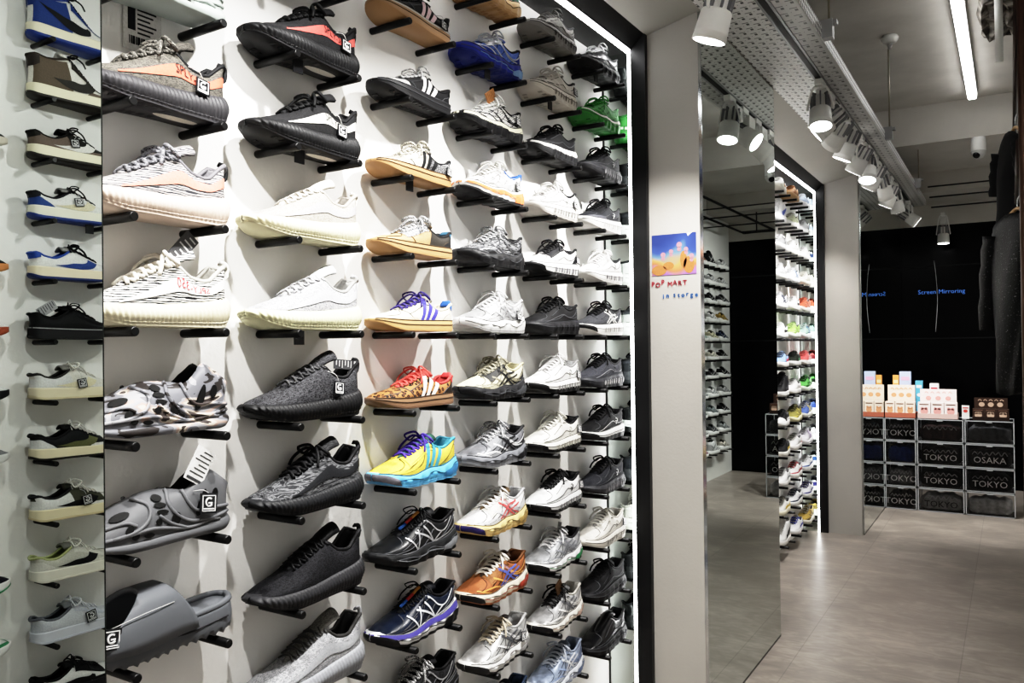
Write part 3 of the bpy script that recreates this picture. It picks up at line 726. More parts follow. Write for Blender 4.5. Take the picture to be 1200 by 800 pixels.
put(5, 3, cloud('white running shoe with black laces and side logo, fourth row above the floor', '#e6e6e6', 'r#dadada', '#171719', ['holes:#8c8c8e', 'bumper:r#141416', 'logo:#242426', 'heel:#dcdcdc'], ou='r#18181a', to='#1c1c1e', ht=dict(u=.06, t=.3, sz=.024), oq=.25), 'white shoe with black laces and logo')
put(5, 4, run('silver running shoe with a green heel pad', 's#c6c8cc', 'r#dcdcdc', '#e4e4e6', ['lines:#8e9096', 'mud:#cfd0d3', 'heel:#b4b6ba', 'gel:#2f9a5a', 'bumper:r#1a1a1c', 'cross:#7c7e84'], li='#1d1d20', ou='r#1c1c1e', tk=dict(u=.44, z=.115, rot=-.3, size=(.03, .022), m='#7a7a7a')), 'silver running shoe with green heel')
put(5, 5, run('silver running shoe with black laces, cream sole and brown card in the tongue', 's#c9c9ca', 'r#e6e2d8', '#19191b', ['cross:#6a6b70', 'mud:s#d6d6d6', 'heel:#dcdad4', 'bumper:r#17171a', 'gel:#d8b8a8', 'lines:#eae8e4'], li='#bdbab2', ou='r#222224', tk=dict(u=.50, z=.112, rot=-1.1, size=(.04, .04), m='#8a6a48', stripe='#6c5238')), 'silver running shoe with black laces')
put(5, 6, run('pale blue and silver running shoe, lowest of the silver ones', 's#a9b8d2', 'r#d3d8e2', '#c2cad8', ['cross:#e6e9ef', 'mud:#c9cfda', 'heel:#6f7fa6', 'lines:#8ea0c4', 'gel:#7a8ab0'], li='#8d98ac', ou='r#9aa6bc'), 'pale blue running shoe')
# column 6
put(6, -5, cloud('shiny black running shoe topmost beside the niche mirror', 'g#161618', 'r#18181a', '#d0d0d2', ['lines:#3a3a3d', 'holes:#060607', 'tread:r#101012'], ou='r#121214', toetag=1), 'topmost shiny black running shoe')
put(6, -4, run('bright green suede running shoe', '#2f8f34', 'r#2f8a32', '#3a9a3e', ['mud:#2a8a30', 'heel:#3a9c3c', 'lines:#57ad55', 'bandsole:#d9e0cf:.72:.95', 'tread:r#226a28'], ou='r#2a7f30', li='#2a7a30'), 'green suede running shoe')
put(6, -3, cloud('black running shoe with white logo, directly below the green one', '#1c1c1e', 'r#2c2c2f', '#151517', ['logo:#d8d8da', 'holes:#8a8a8c', 'mud:#28282b', 'eye:#2a2a2d'], ou='r#18181a', lr=.003), 'black shoe below the green one')
put(6, -2, cloud('black and grey running shoe on a thick white sole', '#2b2c31', 'r#e4e3e0', '#161618', ['holes:#c4c3c0', 'mud:#5a5c63', 'heel:#1b1b1e', 'logo:#c8c8ca', 'eye:#1d1d20'], ou='r#d8d6d2', lr=.003), 'black shoe on a thick white sole')
put(6, -1, cloud('all white running shoe with large sole pods', '#e9e8e6', 'r#e6e5e2', '#eceae8', ['holes:#77757a', 'mud:#e4e3e0', 'heel:#d8d7d4', 'logo:#b8b8b6', 'eye:#c9c8c6'], ou='r#c0bdb8'), 'all white running shoe')
put(6, 0, cloud('charcoal running shoe with big white logo and white sole', 'f#37383c#4a4b50', 'r#e9e8e5', '#1a1a1c', ['bumper:r#1a1a1c', 'heel:#c9c8c4', 'holes:#a8a7a4', 'logo:#f0f0f0', 'cross:#d9d9d6', 'mud:#3f4044'], ou='r#dddbd7', lr=.003), 'charcoal running shoe with white logo')
put(6, 1, cloud('dark slate running shoe with grey edged pod sole', 'f#2f3036#43444c', 'r#3c3d42', '#17171a', ['seam:#9a9ba0', 'holes:#c0c0c2', 'mud:#33343a', 'logo:#6c6d73', 'heel:#2a2b30'], ou='r#232428', lr=.003), 'dark slate running shoe')
put(6, 2, cloud('black running shoe with white logo and white midsole', '#19191b', 'r#e2e2e0', '#141416', ['logo:#f0f0f0', 'bumper:r#17171a', 'seam:#c8c8c8', 'eye:#1f1f22'], ou='r#18181a', lr=.003, oq=.35), 'black shoe with white midsole')
put(6, 3, cloud('black running shoe with white logo on a black grey speckled sole', 'f#1b1c20#2c2d33', 'r#3a3a3e', '#151517', ['logo:#e0e0e2', 'holes:#909094', 'mud:#222328'], ou='r#1a1a1c', lr=.003), 'black shoe on a speckled sole')
put(6, 4, cloud('off white woven running shoe with tag, above two black shoes', '#dedad2', 'r#dcd8cf', '#e4e0d8', ['holes:#a8a49c', 'heel:#d2cec6', 'mud:#d8d4cb', 'logo:#aaa69e'], ou='r#bdb8ae', ht=dict(u=.1, t=.3, sz=.024), li='#b9b4aa'), 'off white woven running shoe')
put(6, 5, cloud('black running shoe with small white tongue logo, second row from the bottom', '#161618', 'r#1e1e20', '#121214', ['holes:#4c4c50', 'mud:#1d1d20', 'seam:#5a5a5e', 'eye:#1b1b1d'], ou='r#141416', lr=.003), 'black shoe second from the bottom')
put(6, 6, cloud('plain black laceless running shoe, lowest in front of the niche mirror', 'g#141416', 'r#1b1b1d', None, ['holes:#6a6a6e', 'seam:#2f2f32'], ou='r#121214'), 'lowest black laceless shoe')

# ------------------------------------------------------------------ niche beyond the pillar (three columns seen past the mirror)
ORD = ['first', 'second', 'third', 'fourth', 'fifth', 'sixth', 'seventh', 'eighth', 'ninth', 'tenth', 'eleventh', 'twelfth', 'thirteenth']
FAR_Y0 = 3.984
def fpegy(c, s): return FAR_Y0 + .1719 * (2 * (c - 1) + s)
def pal(d):
    """word -> quick shoe colours"""
    return d
FAR = {   # row: three shoes from the third column to the one at the end mirror: (words, style, upper, sole, overlays, lace)
 -5: [('white and tan', 'jlow', '#e6e4de', 'r#e0dcd0', ['swoosh:#b5793c'], '#e8e6e0'), ('tan suede', 'run', '#a8713a', 'r#c8a06c', ['heel:#8a5a2c'], '#7a4c24'), ('pale blue', 'run', '#b4c4d8', 'r#e4e6e8', ['lines:#7a98c0'], '#dfe4ea')],
 -4: [('white and blue tongued', 'jhigh', '#e9e9ea', 'r#e9e9ea', ['swoosh:#5a6cc0'], '#e8e8ea'), ('pale lime', 'run', '#dfe4c8', 'r#e6e6e0', ['lines:#a8b878'], '#e6e8dc'), ('white with pale blue', 'run', '#e8eaec', 'r#e8e8e8', ['heel:#b4c6dc'], '#e8e8ea')],
 -3: [('silver grey', 'run', 's#cfd0d2', 'r#e3e3e3', ['cross:#77787c'], '#dcdcde'), ('white mesh', 'run', '#e9e9e6', 'r#e6e4dc', ['lines:#b8b6ac'], '#e6e6e4'), ('white and navy', 'jlow', '#e8e8e8', 'r#e6e6e4', ['heel:#3a4a7a'], '#e6e6e6')],
 -2: [('white and grey', 'run', '#e6e6e6', 'r#e4e4e2', ['lines:#8c8c90'], '#e6e6e6'), ('white and pale blue', 'run', '#e4e8ee', 'r#e6e6e8', ['cross:#8aa0c8'], '#e6e8ea'), ('ivory', 'run', '#e9e6d8', 'r#e6e2d4', ['lines:#c0bca8'], '#e6e4d8')],
 -1: [('white and navy panelled', 'run', '#e4e4e6', 'r#e4e4e4', ['cross:#2a3450', 'heel:#2a3450'], '#dcdce0'), ('white and charcoal', 'jlow', '#e6e5e2', 'r#e6e4de', ['swoosh:#3a3a3e', 'heel:#5a5a5e'], '#e2e2e0'), ('orange red', 'run', '#e8613c', 'r#e8e4dc', ['lines:#f0a080'], '#e8704c')],
 0: [('white and black', 'jlow', '#e6e6e4', 'r#e4e4e2', ['swoosh:#1d1d20', 'heel:#2a2a2c'], '#e6e6e4'), ('lime green', 'run', '#9ed65a', 'r#e6e8e0', ['lines:#d8f0a8'], '#c4e890'), ('mint and blue', 'run', '#a8d4c4', 'r#e4e8e8', ['cross:#4a78b8'], '#d8e8e4')],
 1: [('blue and red', 'jlow', '#7c9cc8', 'r#e6e4e0', ['swoosh:#d8485a', 'heel:#30406c'], '#2a2a30'), ('black and green', 'jlow', '#20261f', 'r#e2e2de', ['swoosh:#2f8a4c', 'heel:#2a5a3a'], '#1c1c1e'), ('coral red', 'jlow', '#ea5a58', 'r#e8e4e0', ['swoosh:#f4a0a0', 'heel:#8a2430'], '#e86a68')],
 2: [('black', 'jhigh', '#1a1a1c', 'r#d8d8d6', ['swoosh:#5a5a5e'], '#1a1a1c'), ('white with red tag', 'jlow', '#ececea', 'r#e8e6e2', ['swoosh:#d8d6d2', 'heel:#e84a50'], '#e8e8e8'), ('bright green', 'run', '#58c048', 'r#dfe8d8', ['lines:#1d2a1c', 'heel:#1d2a1c'], '#2a3a28')],
 3: [('black and white', 'jlow', '#1c1c1e', 'r#e6e6e4', ['swoosh:#e8e8e8', 'vamp:#e8e8e6'], '#1c1c1e'), ('olive and yellow', 'run', '#8a8438', 'r#d8d2a8', ['lines:#e8d84c', 'heel:#c85a3c'], '#4a4a30'), ('royal blue and yellow', 'run', '#5a78c8', 'r#d8d8d0', ['cross:#d8c84c', 'heel:#3a58b0'], '#c8ccd8')],
 4: [('black and yellow', 'jlow', '#1c1c1e', 'r#e2e0d8', ['swoosh:#e8cc28', 'heel:#e8cc28'], '#1c1c1e'), ('white and red heeled', 'jlow', '#e9e9e8', 'r#e8e6e2', ['heel:#d83848', 'swoosh:#c9c8c6'], '#e6e6e4'), ('white and lilac', 'run', '#e6e2ea', 'r#e6e4e8', ['cross:#a88cc0'], '#e2dee8')],
 5: [('grey and white', 'jlow', '#e2e2e2', 'r#e4e4e2', ['swoosh:#8a8c90', 'heel:#77797d'], '#dedee0'), ('red and white', 'jlow', '#eae8e6', 'r#e8e6e2', ['swoosh:#b82a38', 'heel:#b02434', 'mud:#b02434'], '#b02434'), ('blue and white', 'jlow', '#e8eaec', 'r#e6e6e6', ['swoosh:#2c4c98', 'heel:#2c5aa0', 'mud:#3a62a8'], '#e6e8ea')],
 6: [('white and yellow', 'jlow', '#e9e8e2', 'r#e8e2c8', ['swoosh:#e6c83c', 'heel:#d8b82c'], '#e6e4dc'), ('navy and white', 'jlow', '#e6e8ea', 'r#e6e6e4', ['swoosh:#202c4c', 'heel:#22304e', 'mud:#22304e'], '#22304e'), ('indigo', 'jlow', '#e4e4ea', 'r#e4e4e2', ['swoosh:#38347c', 'heel:#38347c', 'mud:#3c3a84'], '#38347c')],
 7: [('white and black tipped', 'jhigh', '#e8e8e6', 'r#e6e4e0', ['swoosh:#2a2a2c', 'mud:#dcdcda'], '#e8e8e6'), ('white and cobalt', 'jlow', '#e9e9ea', 'r#e6e6e6', ['swoosh:#3040c0', 'heel:#3040c0'], '#3848c0'), ('mustard and grey', 'run', '#c8a840', 'r#dcd8c8', ['lines:#5a584c', 'heel:#8c7a3a'], '#dcd8cc')],
}
WHERE = {4: 'third from the end mirror', 5: 'second from the end mirror', 6: 'nearest the end mirror'}
WHERE = {4: 'third from the end mirror', 5: 'second from the end mirror', 6: 'beside the end mirror'}
for r, trio in FAR.items():
    up = ORD[7 - r]
    for i, (words, st, u, so, ov, la) in enumerate(trio):
        c = 4 + i
        noun = 'high sneaker' if st == 'jhigh' else 'sneaker'
        o = make_shoe(st, '%s %s, far niche, %s row up, %s' % (words, noun, up, WHERE[c]), q=0, up=u, so=so, ov=ov, la=la, li='#77777a', group='shoes in the far niche')
        o.rotation_euler = (0, 0, -PI / 2 + RND.uniform(-.05, .05))
        o.location = (-1.219, fpegy(c, 1) + .036, rowz(r) + PEGR + .0043)
        for s, w in ((0, 'toe'), (1, 'heel')):
            peg(XB, XT, fpegy(c, s), rowz(r), 'black peg under %s of far niche %s %s, %s row' % (w, words, noun, up))

# ------------------------------------------------------------------ wall across the aisle (seen in the pillar mirrors)
OX, OXT = .714, .594
def across(o, y, r, yaw=0.):
    o.rotation_euler = (0, 0, PI / 2 + yaw); o.location = (OX - .060, y, rowz(r) + PEGR + .0043)
NEAR = {
 -5: ('jhigh', 'blue and white high sneaker with black side logo and cream sole', dict(up='#e6e5e0', so='r#e6dfc4', ou='r#23408c', la='#1d1d20', ov=['quarter:#2c468c', 'tab:#2c468c:.004', 'swoosh:#232326', 'mud:#e0ded8', 'eye:#2c468c'], li='#2c4a9c')),
 -4: ('jhigh', 'brown and white high sneaker with dark reversed side logo', dict(up='#e6e2d8', so='r#e6dfc2', ou='r#2a2522', la='#232120', ov=['quarter:#6a5c4c', 'tab:#3a3430:.004', 'swoosh:#3a3834:r', 'mud:#77685a', 'eye:#3a3430'], li='#3a322c')),
 -3: ('jlow', 'brown and black low sneaker with white reversed side logo', dict(up='#2a2826', so='r#e6dfc2', ou='r#2a2522', la='#1d1c1b', ov=['heel:#75665a', 'quarter:#75665a', 'swoosh:#e8e6e0:r', 'mud:#75665a', 'tab:#2a2724:.004'], ht=dict(u=.42, t=.45, sz=.026), li='#1d1b1a')),
 -2: ('jlow', 'white and royal blue low sneaker with cream reversed logo and black heel', dict(up='#e8e8e4', so='r#e0decb', ou='r#243f86', la='#1f1f22', ov=['heel:#2f4f94', 'tab:#22242c:.004', 'swoosh:#e0d8b8:r', 'mud:#e6e6e2'], ht=dict(u=.46, t=.5, sz=.026), toetag=1, li='#232328')),
 -1: ('jlow', 'white low sneaker with blue reversed logo, blue heel and black lacing', dict(up='#e9e9e6', so='r#e2d6b8', ou='r#22346c', la='#16161a', lr=.0034, ov=['tab:#2f55b0:.004', 'swoosh:#2c4a94:r', 'mud:#e6e6e4'], li='#2f55b0')),
 0: ('jlow', 'all black low sneaker with white stitched sole line and grey ticket', dict(up='#17171a', so='r#1b1b1e', ou='r#161618', la='#121214', ov=['bandsole:#c9c9c9:.86:.93', 'mud:#1b1b1e', 'eye:#1d1d20'], tk=dict(u=.16, z=.088, rot=1.0, size=(.06, .03), m='#a8a8aa', stripe='#3a3a3c'), li='#121214')),
 1: ('jlow', 'sail white low sneaker with cream reversed logo and tag', dict(up='#dfdcd2', so='r#ddd3b4', ou='r#c9bd98', la='#e6e2d8', ov=['swoosh:#e4dab8:r', 'quarter:#d9d9d8', 'eye:#e4e2da', 'mud:#e4e2dc', 'heel:#e2e2e0'], ht=dict(u=.48, t=.3, sz=.028), li='#3a3836')),
 2: ('jlow', 'white low sneaker with olive reversed logo on black side', dict(up='#1f1f22', so='r#ddd2b0', ou='r#2a2722', la='#e9e6de', ov=['heel:#e2e2e0', 'swoosh:#6a6c44:r', 'mud:#e8e6e2', 'vamp:#e8e6e2'], li='#1d1d20')),
 3: ('jlow', 'white low sneaker with black and olive side and square tag', dict(up='#4c4c3c', so='r#ddd2ac', ou='r#c9ba90', la='#e6e2d8', ov=['heel:#e0e0de', 'quarter:#e0e0de', 'swoosh:#17171a:r', 'mud:#e6e4de', 'vamp:#e6e4de'], ht=dict(u=.52, t=.4, sz=.03), li='#2a2a2c')),
 4: ('jlow', 'cream low sneaker with large black reversed logo', dict(up='#c9c7ba', so='r#dcd9cb', ou='r#d6d2c2', la='#e2e0d6', ov=['heel:#dcdad0', 'swoosh:#1a1a1d:r', 'mud:#dad8cc', 'vamp:#dad8cc', 'eye:#dcdad0'], li='#b8c080')),
 5: ('jlow', 'pale blue grey low sneaker with raised tongue and black tag', dict(up='#cfd2d8', so='r#cdd0da', ou='r#c3c6d2', la='#d8dae0', ov=['heel:#c9ccd4', 'mud:#d6d8de', 'eye:#c4c8d2'], ht=dict(u=.56, t=.45, sz=.032), li='#6a6c74')),
 6: ('jlow', 'black and white low sneaker with black side logo and raised black tongue', dict(up='#e6e6e4', so='r#17171a', ou='r#141416', la='#141416', to='#141416', ov=['heel:#141416', 'swoosh:#17171a', 'mud:#17171a', 'eye:#17171a', 'tab:#141416:.004'], li='#141416')),
}
for r, (st, lab, k) in NEAR.items():
    o = make_shoe(st, lab + ', in near mirror', q=1, **k)
    across(o, 1.266, r, RND.uniform(-.03, .03))
    sl = lab.split(' with ')[0].split(' on ')[0]
    peg(OX, OXT, 1.311, rowz(r), 'black peg under heel of mirrored %s, %s row' % (sl, ORD[7 - r]))
    peg(OX, OXT, 1.483, rowz(r), 'black peg under toe of mirrored %s, %s row' % (sl, ORD[7 - r]))
EDGE = {-3: ('dark grey', '#2a2a2c', 'r#c9c3b4'), -1: ('black and gum soled', '#1f1f21', 'r#c8823c'), 0: ('white and rust soled', '#e6e4e0', 'r#a84c2c'), 1: ('white and black', '#e4e4e2', 'r#1a1a1c'), 2: ('grey', '#8a8a8c', 'r#d0d0ce'), 4: ('black and green soled', '#1a1a26', 'r#2f8a5a'), 5: ('green and white', '#2f8f5c', 'r#e8e8e6'), 6: ('black', '#1a1a1c', 'r#d8d8d6')}
for r, (words, u, so) in EDGE.items():
    o = make_shoe('jlow', '%s sneaker with only its toe showing, near mirror, %s row up' % (words, ORD[7 - r]), q=0, up=u, so='r#e8e8e6' if so == 'r#2f8a5a' else so, ou=so, ov=['mud:' + u, 'vamp:' + (u if r != 5 else '#e8e8e6')], la='#dcdcda')
    across(o, .926, r)
    peg(OX, OXT, .967, rowz(r), 'black peg under the heel of the %s sneaker at the mirror edge' % words)
    peg(OX, OXT, 1.139, rowz(r), 'black peg under the toe of the %s sneaker at the mirror edge' % words)
FARO = {
 -4: [('brown', 'jhigh', '#8a5c3a'), ('black', 'jhigh', '#1a1a1c'), ('white', 'jlow', '#e4e4e4')],
 -3: [('white', 'jlow', '#e6e6e4'), ('silver', 'run', '#c8c8ca'), ('white and black', 'jlow', '#d8d8d8')],
 -2: [('pale green', 'run', '#c3cfc4'), ('black', 'run', '#1c1c1e'), ('dark grey', 'run', '#4a4a4c')],
 -1: [('black', 'run', '#202022'), ('white', 'run', '#e4e4e2'), ('yellow and grey', 'run', '#b8963c')],
 0: [('mint', 'run', '#b8d0c8'), ('cream', 'run', '#e2dcb8'), ('navy', 'run', '#2a3854')],
 1: [('white', 'jlow', '#e8e8e6'), ('ivory', 'jlow', '#e0dccc'), ('black', 'jlow', '#1a1a1c')],
 2: [('pale blue', 'jlow', '#b8c8d0'), ('charcoal', 'jlow', '#3c3c40'), ('black', 'run', '#18181a')],
 3: [('light grey', 'run', '#b4bcc0'), ('white', 'run', '#e2e4e4'), ('silver grey', 'run', '#b8b8b8')],
 4: [('sage grey', 'run', '#9aa6a4'), ('grey', 'run', '#8c9698'), ('black', 'run', '#161618')],
 5: [('white', 'run', '#dfe2e0'), ('dark grey', 'run', '#55585a'), ('silver', 'run', '#a8acac')],
 6: [('pink', 'run', '#c890a4'), ('white', 'jhigh', '#e0e2e2'), ('cream', 'run', '#d8d2c4')],
}
for r, trio in FARO.items():
    for i, (words, st, u) in enumerate(trio):
        noun = 'high sneaker' if st == 'jhigh' else 'sneaker'
        dark = u < '#606060'
        lab = '%s %s, pillar mirror, %s row up, %s from the black wall' % (words, noun, ORD[7 - r], ORD[2 - i])
        o = make_shoe(st, lab, q=0, up=u, so='r#e2e2e0', ov=['lines:%s' % ('#c9c9c9' if dark else '#6a6c70'), 'heel:%s' % shade(u, .75)], la='#dcdcdc' if dark else '#8a8a8c', li='#55555a', group='shoes seen in the pillar mirror')
        y = 7.13 + .3438 * i
        across(o, y, r, RND.uniform(-.05, .05))
        peg(OX, OXT, y + .089, rowz(r), 'black peg under heel of pillar mirror %s %s, %s row' % (words, noun, ORD[7 - r]))
        peg(OX, OXT, y + .261, rowz(r), 'black peg under toe of pillar mirror %s %s, %s row' % (words, noun, ORD[7 - r]))

exec_room = True
# ------------------------------------------------------------------ setting
def paint(h, rough=.75, var=.05, bm_=.12, scale=2.):
    key = 'wall paint ' + h
    if key in MATS: return MATS[key]
    m, nt, b = newmat(key)
    v = coords(nt, scale); t = nt.nodes.new('ShaderNodeTexNoise'); t.inputs['Scale'].default_value = 1; t.inputs['Detail'].default_value = 6
    nt.links.new(v, t.inputs['Vector'])
    nt.links.new(ramp(nt, t.outputs['Fac'], [(.3, shade(h, 1 - var)), (.7, h)]), b.inputs['Base Color'])
    b.inputs['Roughness'].default_value = rough
    v2 = coords(nt, 90); t2 = nt.nodes.new('ShaderNodeTexNoise'); t2.inputs['Scale'].default_value = 1; nt.links.new(v2, t2.inputs['Vector'])
    bump(nt, b, t2.outputs['Fac'], bm_, .004)
    return m
WALL = paint('#f0efec', var=.03); GREY = paint('#b4b0a9', .7, .07); CEIL = paint('#c6c2bb', .85, .12, .25, 3); DARKC = paint('#8d8b87', .85, .1, .2, 3)

def floor_mat():
    m, nt, b = newmat('floor tile')
    v = coords(nt, (1, 1, 1))
    def noise(scale, detail, dist=0):
        vv = coords(nt, scale); t = nt.nodes.new('ShaderNodeTexNoise'); t.inputs['Scale'].default_value = 1; t.inputs['Detail'].default_value = detail
        t.inputs['Distortion'].default_value = dist; nt.links.new(vv, t.inputs['Vector']); return t.outputs['Fac']
    a = noise((9, 20, 1), 9, 1.6); c = noise((2.2, 3.4, 1), 6, 1.0)
    mx = nt.nodes.new('ShaderNodeMath'); mx.operation = 'MULTIPLY_ADD'; mx.inputs[1].default_value = .45
    nt.links.new(a, mx.inputs[0]); 
    ms = nt.nodes.new('ShaderNodeMath'); ms.operation = 'MULTIPLY'; ms.inputs[1].default_value = .55
    nt.links.new(c, ms.inputs[0]); nt.links.new(ms.outputs[0], mx.inputs[2])
    col = ramp(nt, mx.outputs[0], [(.34, '#80776f'), (.5, '#90877e'), (.66, '#a99f95')])
    br = nt.nodes.new('ShaderNodeTexBrick')
    vb = coords(nt, (1, 1, 1), (0, 0, PI / 2)); nt.links.new(vb, br.inputs['Vector'])
    mp = vb.node; mp.inputs['Location'].default_value = (.1, .193 + .6, 0)
    br.inputs['Scale'].default_value = 1; br.inputs['Brick Width'].default_value = 1.2; br.inputs['Row Height'].default_value = .6
    br.inputs['Mortar Size'].default_value = .0022; br.inputs['Mortar Smooth'].default_value = .2
    br.inputs['Color1'].default_value = (1, 1, 1, 1); br.inputs['Color2'].default_value = (.93, .93, .93, 1); br.inputs['Mortar'].default_value = (.72, .72, .72, 1)
    mm = nt.nodes.new('ShaderNodeMix'); mm.data_type = 'RGBA'; mm.blend_type = 'MULTIPLY'; mm.inputs[0].default_value = 1
    nt.links.new(col, mm.inputs[6]); nt.links.new(br.outputs['Color'], mm.inputs[7]); nt.links.new(mm.outputs[2], b.inputs['Base Color'])
    rr = nt.nodes.new('ShaderNodeMapRange'); rr.inputs[3].default_value = .26; rr.inputs[4].default_value = .42
    nt.links.new(a, rr.inputs[0]); nt.links.new(rr.outputs[0], b.inputs['Roughness'])
    b.inputs['Specular IOR Level'].default_value = .5
    bump(nt, b, a, .08, .002)
    return m
MIRROR = plain('#d6deda', .0, 1.0); CHROME = plain('#c9ccce', .12, 1.0); BLACKF = plain('#1c1c1d', .45); LED = plain('#ffffff', .5, emit=14)
YE = 8.42; ZC = 3.05; Y0 = -2.6

def sbox(name, lo, hi, m, **k):
    bm = bmesh.new(); box(bm, lo, hi); return structure(name, bm, m, **k)

sbox('floor', (-1.6, Y0, -.06), (1.2, YE + .2, 0), floor_mat())
sbox('ceiling', (-1.6, Y0, ZC), (1.2, YE + .2, ZC + .08), CEIL)
sbox('wall_left', (-1.40, -.5, 0), (XB, 5.97, 2.62), WALL)
sbox('wall_right', (OX, Y0, 0), (OX + .1, YE, ZC), WALL)
sbox('wall_side', (-1.6, Y0, 0), (-1.40, -.5, ZC), GREY)
sbox('wall_far_upper', (-1.6, YE, 2.405), (1.2, YE + .1, ZC), paint('#c2beb7', .8, .08, .15, 3))
sbox('wall_far', (-1.6, YE, 0), (1.2, YE + .1, 2.405), plain('#030305', .2, spec=.15))
# pillars
for i, (ya, yb, xx) in enumerate(((-.5, .549, XM - .012), (2.722, 3.734, XM - .012), (5.952, YE, -.886))):
    sbox('wall_pillar_%s' % ('near', 'middle', 'far')[i], (-1.40, ya, 0), (xx, yb, 2.482), GREY)
# sloping soffit above the niches and the bulkhead behind it
for i, (ya, yb) in enumerate(((.549, 2.722), (3.734, 5.952))):
    bm = bmesh.new()
    pr = [(-1.105, 2.436), (XM, 2.482), (XM, ZC), (-1.4, ZC), (-1.4, 2.436)]
    gridmesh(bm, [[Vector((x, y, z)) for x, z in pr] for y in (ya, yb)], cyc=True)
    structure('wall_bulkhead_%s' % ('near', 'far')[i], bm, paint('#a9a69e', .7, .05), recalc=True)
sbox('wall_bulkhead_upper', (-1.4, -.5, 2.482), (XM - .001, .549, ZC), GREY)
sbox('wall_bulkhead_middle', (-1.4, 2.722, 2.482), (XM - .001, 3.734, ZC), GREY)
sbox('wall_bulkhead_end', (-1.4, 5.952, 2.482), (-.886, YE, ZC), GREY)

# niche surround: black soffit, frame, LED strips, end mirrors
for i, (ya, yb, nm) in enumerate(((.549, 2.722, 'near'), (3.734, 5.952, 'far'))):
    g = empty('lit_niche_frame', 'black frame with glowing white strip around the %s shoe niche' % nm, 'niche frame', (XB, yb, 0))
    def at(o): o.location = -Vector((XB, yb, 0)); return o
    at(bx('soffit_panel', (XB, ya, 2.389), (-1.155, yb, 2.404), BLACKF, g))
    bm = bmesh.new(); gridmesh(bm, [[Vector((x, y, z)) for x, z in ((-1.160, 2.389), (-1.105, 2.436), (-1.105, 2.45), (-1.160, 2.45))] for y in (ya, yb)], cyc=True)
    at(build('top_frame', bm, BLACKF, g, smooth=False, recalc=True))
    at(bx('side_frame', (-1.158, yb - .022, 0), (-1.102, yb, 2.436), BLACKF, g))
    at(bx('light_strip', (-1.170, ya, 2.376), (-1.158, yb - .014, 2.389), LED, g))
    at(bx('light_strip', (-1.170, yb - .022, 0), (-1.158, yb - .010, 2.389), LED, g))
    m = empty('niche_mirror', 'narrow mirror closing the end of the %s shoe niche' % nm, 'mirror', (XB, yb, 0))
    o = bx('mirror_glass', (XB, yb - .008, .0), (-1.170, yb - .001, 2.388), MIRROR, m); o.location = -Vector((XB, yb, 0))
    o = bx('corner_strip', (XB + .0005, yb - .0115, .0), (XB + .006, yb - .0085, 2.388), plain('#2a2c2a', .4), m); o.location = -Vector((XB, yb, 0))

# pillar mirrors
def mirror(label, x, ya, yb, z1):
    m = empty('wall_mirror', label, 'mirror', (x, ya, 0))
    o = bx('mirror_glass', (x - .010, ya + .002, .009), (x, yb - .002, z1 - .002), MIRROR, m); o.location = -Vector((x, ya, 0))
    o = bx('polished_edge', (x - .0115, ya, .004), (x - .0004, ya + .002, z1), CHROME, m); o.location = -Vector((x, ya, 0))
    o = bx('bottom_edge', (x - .0115, ya + .002, .0), (x + .0002, yb - .002, .009), plain('#161716', .3), m); o.location = -Vector((x, ya, 0))
    o = bx('polished_edge', (x - .0115, yb - .002, .004), (x - .0004, yb, z1), plain('#3c403e', .2, .8), m); o.location = -Vector((x, ya, 0))
mirror('tall mirror on the near pillar reflecting the low sneakers across the aisle', XM, -.48, .549, 2.475)
mirror('tall mirror on the pillar between the two shoe niches', XM, 2.722, 3.734, 2.478)
mirror('tall mirror on the far pillar beside the clear boxes', -.876, 5.99, YE - .02, 2.478)

# beams and ceiling details
sbox('ceiling_beam_far', (-1.4, 6.57, 2.77), (1.1, YE, ZC), paint('#c2beb7', .8, .08, .15, 3))
sbox('ceiling_beam_end', (-.886, 7.7, 2.60), (1.1, YE, 2.77), paint('#c2beb7', .8, .08, .15, 3))
sbox('ceiling_beam_near', (-1.4, 2.75, 2.84), (1.1, 3.55, ZC), DARKC)
bm = bmesh.new()
for x in (-.30,): pass
